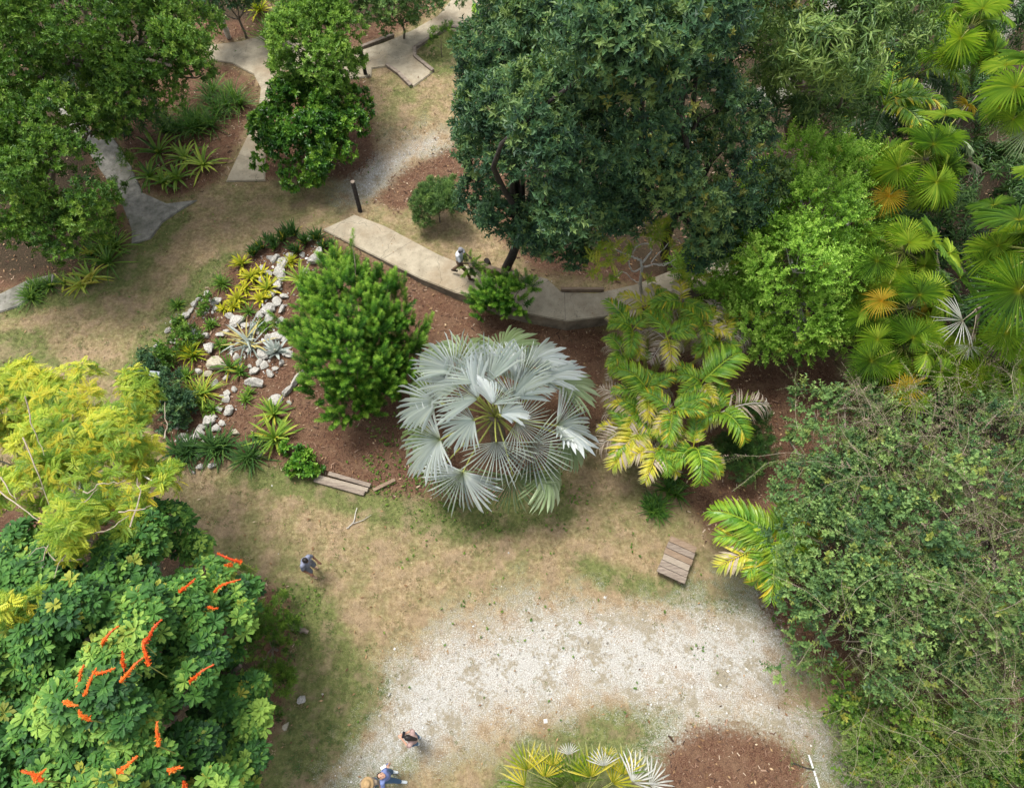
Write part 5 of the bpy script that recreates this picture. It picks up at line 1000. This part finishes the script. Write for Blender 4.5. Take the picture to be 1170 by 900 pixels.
def feather_palm(label, crown, cz, n_, L, group, seed, extra=(), mixp=(.5, .3, .2), base=None, tr=.06, cat='palm', name='feather_palm', pools=None, stems=1, spread=.0, trunkmat='petiole', hpx=None):
    r = np.random.default_rng(seed); c0 = P(*crown, cz); pools = pools or (FRG, FRY, FRD)
    bs = np.array([c0[0], c0[1], 0.]) if base is None else P(*base)
    e = empty(name, (bs[0], bs[1], 0), label, cat, group); heads = []
    if hpx: stems = len(hpx)
    for s_ in range(stems):
        o_ = r.normal(size=3) * spread * [1.3, 1.3, .6] if s_ else np.zeros(3); hd = c0 + o_
        if hpx: hd = P(*hpx[s_]); o_ = hd - c0
        heads.append(hd)
        g = Geo(); tube(g, curve(np.array([bs[0], bs[1], -.1]) + o_ * [.3, .3, 0], hd, 0, .02, 7, r), np.linspace(tr, tr * .8, 7), 8); part('trunk', g, M[trunkmat], e, True)
    for i in range(n_):
        hd = heads[i % stems]; az = i * 2.39996 + r.normal() * .25; pool = pools[r.choice(3, p=mixp)]; low = pool is pools[2]
        tl = r.normal() * .12 + (.25 if low else 0); d = np.array([math.cos(az), math.sin(az), -math.tan(tl)]); fr = frames(d[None], np.array([[0, 0, 1.]]))[0]
        place(pool[r.integers(len(pool))], 'dead_frond' if low and pool is FRD else 'frond', e, hd + [0, 0, -.15 * low], fr, L * r.uniform(.8, 1.1))
    for (x, y, z, pool, sc_) in extra:         # frond whose tip is near this point
        t_ = P(x, y, z); hd = min(heads, key=lambda h: np.linalg.norm(h - t_)); d = t_ - hd; L_ = np.linalg.norm(d) * 1.05 * sc_; d[2] = 0; fr = frames(d[None], np.array([[0, 0, 1.]]))[0]
        place(pool[r.integers(len(pool))], 'frond' if pool is not FRD else 'dead_frond', e, hd, fr, L_)
G2 = 'clump of yellow green feather palms'
feather_palm('lower feather palm of the central clump with glossy arching green fronds', (768,470), 2.3, 70, 1.0, G2, 71, [(850,405,2.2,FRG,1.05),(882,465,1.8,FRD,1),(792,570,1.,FRG,1),(735,555,1.2,FRY,1),(682,490,1.5,FRY,1),(690,420,2,FRG,1),(845,520,1.3,FRG,1)], (.55, .33, .12), hpx=[(768,470,2.5),(738,448,2.2),(800,440,2.3),(752,512,1.9),(792,512,1.9),(822,472,2.),(720,495,1.7)])
feather_palm('upper feather palm of the central clump beside the walkway end', (762,385), 2.6, 66, .95, G2, 72, [(690,355,2,FRG,1),(695,395,1.5,FRD,1),(840,345,2.4,FRY,1),(860,385,2,FRD,1),(825,335,2.6,FRD,1),(740,335,2.8,FRY,1),(700,430,1.6,FRY,1)], (.42, .32, .26), hpx=[(762,385,2.7),(722,378,2.3),(803,372,2.5),(738,352,2.5),(778,348,2.6),(822,390,2.1),(712,405,1.9)])
feather_palm('left feather palm of the central clump with many dry grey fronds', (728,470), 1.9, 32, 1.0, G2, 73, [(680,450,1.4,FRD,1),(682,520,1,FRD,1),(700,540,.8,FRY,1)], (.3, .4, .3), stems=2, spread=.25)
feather_palm('low feather palm with broad bright fronds beside the plank platform', (880,622), 1.7, 16, 1.5, None, 74, [(798,585,1.3,FRG,1),(815,625,1,FRG,1),(850,578,1.6,FRG,1),(850,660,.9,FRG,1),(835,600,1.4,FRG,1)], (.9, .08, .02), stems=2, spread=.2)
for c_, z, L, lab in (((1010,120),3.6,1.9,'dark feathery palm in the shade left of the top right trunk'), ((985,165),2.6,1.5,'small dark feathery palm beside the lime green tree top'), ((1050,85),3.4,1.7,'dark feathery palm beneath the shaded fan palm')):
    feather_palm(lab, c_, z, 16, L, 'dark feathery palms at the top right', int(c_[0]), (), (.7, .3, 0), pools=(FRK, FRG, FRK), trunkmat='bark')
for c_, z, L, lab in (((100,75),3,1.6,'dark feathery palm seen through the gap in the top left tree'), ((135,95),2.4,1.4,'smaller shaded feathery palm below the top left tree')):
    feather_palm(lab, c_, z, 14, L, 'shaded palms at the top left', int(c_[0]), (), (1, 0, 0), pools=(FRK, FRG, FRK), trunkmat='bark')

# ------------------------------------------------------------------ people
def cap_geo(g, a, b, ra, rb, sides=12, mat=0):
    a = np.asarray(a, float); b = np.asarray(b, float); d = b - a; L = np.linalg.norm(d); d = d / (L + 1e-9)
    th = np.linspace(0, math.pi / 2, 5)[:-1]
    ts = [(-ra * math.cos(t), ra * max(math.sin(t), .05)) for t in th] + [(0, ra), (L, rb)] + [(L + rb * math.sin(t), rb * max(math.cos(t), .05)) for t in np.linspace(0, math.pi / 2, 5)[1:]]
    tube(g, np.array([a + d * t for t, _ in ts]), np.array([r_ for _, r_ in ts]), sides, .5, mat)
def ell_geo(g, c, rad, Rm=np.eye(3)):
    bm = bmesh.new(); bmesh.ops.create_icosphere(bm, subdivisions=3, radius=1); v = np.array([q.co[:] for q in bm.verts]); f = np.array([[l.index for l in p_.verts] for p_ in bm.faces]); bm.free()
    g.add((v * rad) @ Rm.T + c, f)
def remesh(o, vx, sm=4):
    m_ = o.modifiers.new('remesh', 'REMESH'); m_.mode = 'VOXEL'; m_.voxel_size = vx; m_.use_smooth_shade = True
    s_ = o.modifiers.new('smooth', 'SMOOTH'); s_.iterations = sm; s_.factor = .5
def flatm(name, c, rough=.7): return simple(name, tuple(x * .88 for x in c), c, 14, rough, .2, 60)
SK = {'brown': flatm('brown_skin', (.20, .10, .06)), 'light': flatm('light_skin', (.50, .30, .21)), 'dark': flatm('dark_skin', (.05, .03, .022))}
HAIR = flatm('black_hair', (.018, .015, .014), .45); EYE = flatm('eye_dark', (.02, .015, .012), .3); LIP = flatm('lips', (.35, .14, .12), .5)
def person(label, loc, rz, skin, shirt, pants, shoes, elbows, hands, knees, ankles, hips=((-.1, 0, .93), (.1, 0, .93)), chest=(0, 0, 1.30), neck=(0, 0, 1.46), head=(0, .03, 1.60), face=(0, 1, -.1), up=(0, 0, 1), short=True, shorts=False, hair_len=0., pelvis=(0, 0, .97), sleeve=1., hat=None):
    e = empty('person', loc, label, 'person', rz=rz); e.scale = (.82, .82, .82)
    def mk(nm, g, mat, vx=None, sm=4):
        me = mesh_from(nm, g, mat, True); o = bpy.data.objects.new(nm, me); COL.objects.link(o); o.parent = e
        if vx: remesh(o, vx, sm)
        return o
    A_ = lambda *t: np.array(t, float)
    pelvis, chest, neck, head = map(np.array, (pelvis, chest, neck, head)); face = np.array(face, float); face /= np.linalg.norm(face); up = np.array(up, float); sx = np.cross(face, up); sx /= np.linalg.norm(sx); up = np.cross(sx, face)
    HR = np.stack([sx, face, up], 1); r0 = np.random.default_rng(1)
    sh = [neck + A_(-.165, 0, -.06), neck + A_(.165, 0, -.06)]
    g = Geo(); ell_geo(g, head, (.076, .095, .115), HR); ell_geo(g, head + face * .015 - up * .055, (.058, .075, .06), HR); cap_geo(g, neck - A_(0, 0, .06), head - up * .05, .058, .055)
    cap_geo(g, head + face * .09 + up * .01, head + face * .108 - up * .02, .011, .015)      # nose
    for s_ in (-1, 1): ell_geo(g, head + sx * .077 * s_ - up * .005, (.014, .026, .034), HR)
    cap_geo(g, pelvis, chest, .125, .135); 
    for i in (0, 1):
        cap_geo(g, chest + A_(0, 0, .03), sh[i], .10, .055)
        cap_geo(g, sh[i], elbows[i], .050, .038); w_ = np.array(hands[i], float); el_ = np.array(elbows[i], float); cap_geo(g, el_, w_, .038, .026)
        fd = (w_ - el_); fd /= np.linalg.norm(fd); sd_ = np.cross(fd, A_(0, 0, 1.) + A_(.1, .1, 0)); sd_ /= np.linalg.norm(sd_); pn = np.cross(sd_, fd)
        for q in (-1, 0, 1): cap_geo(g, w_, w_ + fd * .085 + sd_ * q * .025, .022, .016, 8)
        for q, fl in zip((-1.5, -.5, .5, 1.5), (.068, .08, .075, .058)):
            b0 = w_ + fd * .085 + sd_ * q * .02; b1 = b0 + fd * fl * .5 - pn * .008; b2 = b1 + fd * fl * .42 - pn * .025; cap_geo(g, b0, b1, .0095, .009, 8); cap_geo(g, b1, b2, .009, .0075, 8)
        tb = w_ + fd * .02 + sd_ * .025; cap_geo(g, tb, tb + fd * .045 + sd_ * .04, .013, .010, 8); cap_geo(g, tb + fd * .045 + sd_ * .04, tb + fd * .075 + sd_ * .045, .010, .008, 8)
        hp = np.array(hips[i]); kn = np.array(knees[i]); an = np.array(ankles[i]); cap_geo(g, hp, kn, .082, .056); cap_geo(g, kn, kn + (an - kn) * .35, .054, .056); cap_geo(g, kn + (an - kn) * .35, an, .056, .036)
        fx = A_(*(face[:2]), 0); fx /= np.linalg.norm(fx) + 1e-6; fx = A_(0, 1, 0) * .8 + fx * .2
        cap_geo(g, an - A_(0, 0, .045) - fx * .03, an - A_(0, 0, .055) + fx * .15, .035, .03)
    mk('body', g, SK[skin], .0075, 5)
    # shirt
    g = Geo(); cap_geo(g, pelvis + A_(0, 0, .02), chest, .145, .15); cap_geo(g, chest, neck - A_(0, 0, .06), .15, .085)
    for i in (0, 1):
        cap_geo(g, chest + A_(0, 0, .04), sh[i], .115, .072); el_ = np.array(elbows[i], float); k_ = .72 if short else 1.; cap_geo(g, sh[i], sh[i] + (el_ - sh[i]) * k_, .07, .062)
        if not short: cap_geo(g, el_, el_ + (np.array(hands[i]) - el_) * .85, .055, .042)
    mk('shirt', g, shirt, .013, 4)
    g = Geo(); cap_geo(g, pelvis + A_(-.05, 0, -.02), pelvis + A_(.05, 0, -.02), .135, .135)
    for i in (0, 1):
        hp = np.array(hips[i]); kn = np.array(knees[i]); an = np.array(ankles[i])
        if shorts: cap_geo(g, hp, hp + (kn - hp) * .85, .10, .09)
        else: cap_geo(g, hp, kn, .098, .075); cap_geo(g, kn, an + (kn - an) * .1, .072, .06)
    mk('trousers' if not shorts else 'shorts', g, pants, .013, 4)
    for i in (0, 1):
        an = np.array(ankles[i]); g = Geo(); fx = A_(0, 1, 0); cap_geo(g, an - A_(0, 0, .045) - fx * .04, an - A_(0, 0, .05) + fx * .16, .047, .042)
        if shoes is not None: mk('shoe', g, shoes, .01, 3)
    # hair: shell over the back and top of the skull
    g = Geo(); ell_geo(g, head - face * .022 + up * .022, (.086, .096, .108), HR)
    if hair_len: cap_geo(g, head - face * .06, head - face * .085 - up * hair_len, .075, .045)
    if hat is None: mk('hair', g, HAIR, .009, 3)
    for s_ in (-1, 1):
        g = Geo(); ell_geo(g, head + face * .087 + sx * .032 * s_ + up * .015, (.013, .006, .007), HR); mk('eye', g, EYE)
        g = Geo(); ell_geo(g, head + face * .09 + sx * .033 * s_ + up * .036, (.019, .005, .004), HR); mk('eyebrow', g, HAIR)
    g = Geo(); ell_geo(g, head + face * .091 - up * .052, (.024, .006, .007), HR); mk('mouth', g, LIP)
    return e, mk, head, HR
bl = flatm('blue_grey_shirt', (.20, .22, .30)); wh = flatm('white_shirt', (.50, .52, .55)); br = flatm('brown_trousers', (.13, .085, .055)); bt = flatm('dark_boots', (.05, .035, .028))
mv = flatm('mauve_shirt', (.36, .25, .23)); jn = flatm('blue_jeans', (.06, .13, .24)); b2 = flatm('blue_shirt', (.16, .21, .42)); sg = flatm('grey_blue_shorts', (.15, .17, .22)); ws = flatm('white_shoes', (.6, .65, .66)); cp = flatm('grey_cap_cloth', (.22, .22, .24)); straw = flatm('straw', (.38, .26, .13)); ph = flatm('black_phone', (.015, .015, .018), .25)
def rzdir(dx, dy): return math.atan2(-dx, dy)          # rotation that turns local +Y to (dx,dy)
# man on the lawn
p0 = P(345,638,1.28); p0[2] = 0
person('person with dark hair in a blue grey T-shirt standing on the lawn looking down', p0, rzdir(.85, -.45), 'brown', bl, sg, flatm('tan_sandals', (.45, .3, .2)), [(-.25, .08, 1.13), (.25, .08, 1.13)], [(-.22, .27, .98), (.22, .27, .98)], [(-.11, .06, .50), (.12, .10, .50)], [(-.12, -.12, .09), (.15, .03, .09)], face=(0, .7, -.75), head=(0, .12, 1.55), chest=(0, .04, 1.29), neck=(0, .07, 1.45), shorts=True)
# walker on the path carrying cuttings
zz = .45; p0 = P(527,315,zz)
e, mk, hd, HR = person('person in white shirt and grey cap walking the raised walkway with green cuttings', (p0[0], p0[1], zz), rzdir(.93, -.25), 'dark', wh, br, bt, [(-.27, .12, 1.15), (.27, .12, 1.15)], [(-.15, .34, 1.12), (.16, .34, 1.08)], [(-.09, -.08, .50), (.10, .26, .52)], [(-.10, -.36, .16), (.10, .40, .09)], face=(0, .85, -.45), head=(0, .08, 1.58), hat=1)
g = Geo(); ell_geo(g, hd + HR[:, 2] * .045 - HR[:, 1] * .012, (.092, .108, .088), HR); cap_geo(g, hd + HR[:, 1] * .08 + HR[:, 2] * .05 - HR[:, 0] * .04, hd + HR[:, 1] * .14 + HR[:, 2] * .04 + HR[:, 0] * .04, .045, .045); mk('cap', g, cp, .01, 2)
r = np.random.default_rng(77); c_ = P(537,303,1.3); g = Geo(); g2 = Geo()
for i in range(26):
    d = rand_unit(1, r)[0] * [1, 1, .7]; b_ = c_ + d * r.uniform(.25, .5) + [.08, 0, -.15]; tube(g2, curve(c_, b_, .1, .05, 5, r), np.linspace(.008, .004, 5), 4)
    scatter(g, T_podo[i % 5], frames((b_ - c_)[None], rand_unit(1, r)), [r.uniform(.5, .8)], ((c_ + b_) / 2)[None], [r.normal(.4, .2)]); scatter(g, T_mid[i % 5], frames((b_ - c_)[None], rand_unit(1, r)), [.8], b_[None], [.5])
eb = empty('cut_branches', c_ * [1, 1, 0] + [0, 0, .8], 'bundle of leafy green cuttings held in the arms of the walking person', 'cuttings'); part('leaves', g, M['l_strap'], eb); part('twigs', g2, M['bark'], eb)
# woman with phone
p0 = P(469,843,1.28); p0[2] = 0
e, mk, hd, HR = person('person with long dark hair and mauve top looking down at a phone on the drive', p0, rzdir(-.98, .15), 'light', mv, jn, ws, [(-.20, .08, 1.14), (.20, .08, 1.14)], [(-.06, .26, 1.22), (.07, .25, 1.2)], [(-.09, .02, .5), (.09, .02, .5)], [(-.09, -.02, .09), (.09, -.02, .09)], face=(0, .6, -.7), head=(0, .07, 1.55), hair_len=.2, chest=(0, -.02, 1.28))
c_ = P(461,839,1.05); g = Geo(); box_geo(g, c_, (.07, .14, .01), R(-10), 0, (0, R(-25))); o = part('phone', g, ph, None, False, c_); tag(o, 'black phone held in the hand of the person in the mauve top', 'phone')
# man looking up
p0 = P(437,886,1.28); p0[2] = 0
e, mk, hd, HR = person('person in a blue shirt looking straight up with one arm raised on the drive', p0, rzdir(.97, -.1), 'light', b2, jn, ws, [(.30, .02, 1.22), (-.30, .08, 1.22)][::-1], [(-.26, .10, 1.46), (.30, .18, 1.05)], [(-.10, .05, .5), (.10, .16, .5)], [(-.10, .0, .09), (.12, .30, .09)], face=(0, .25, .97), up=(0, -1, .25), head=(0, -.03, 1.56))
c_ = P(438,876,1.22); g = Geo(); box_geo(g, c_, (.13, .06, .04), R(30)); o = part('remote_controller', g, wp, None, False, c_); tag(o, 'white hand-held controller in the raised hand of the person looking up', 'controller')
# person in a straw hat at the bottom edge
p0 = P(420,894,1.3); p0[2] = 0
e, mk, hd, HR = person('person under a wide straw hat at the bottom edge beside the one looking up', p0, rzdir(.1, -1), 'light', flatm('tan_shirt', (.35, .28, .2)), jn, ws, [(-.26, .03, 1.15), (.26, .03, 1.15)], [(-.24, .18, .95), (.24, .18, .95)], [(-.1, .03, .5), (.1, .03, .5)], [(-.1, 0, .09), (.1, 0, .09)], hat=1)
g = Geo(); an = np.linspace(0, 6.2832, 33)[:-1]; prof = [(0, .14), (.05, .138), (.085, .12), (.10, .05), (.105, .02), (.15, .0), (.165, -.012), (.168, -.02), (.15, -.012), (.10, .0)]
V = np.array([[rr * math.cos(a), rr * math.sin(a) * 1.1, zz_ + .004 * math.sin(3 * a)] for rr, zz_ in prof for a in an]) + hd + [0, 0, .05]
Fq = [[i * 32 + j, i * 32 + (j + 1) % 32, (i + 1) * 32 + (j + 1) % 32, (i + 1) * 32 + j] for i in range(len(prof) - 1) for j in range(32)]; g.add(V, Fq); mk('straw_hat', g, straw)
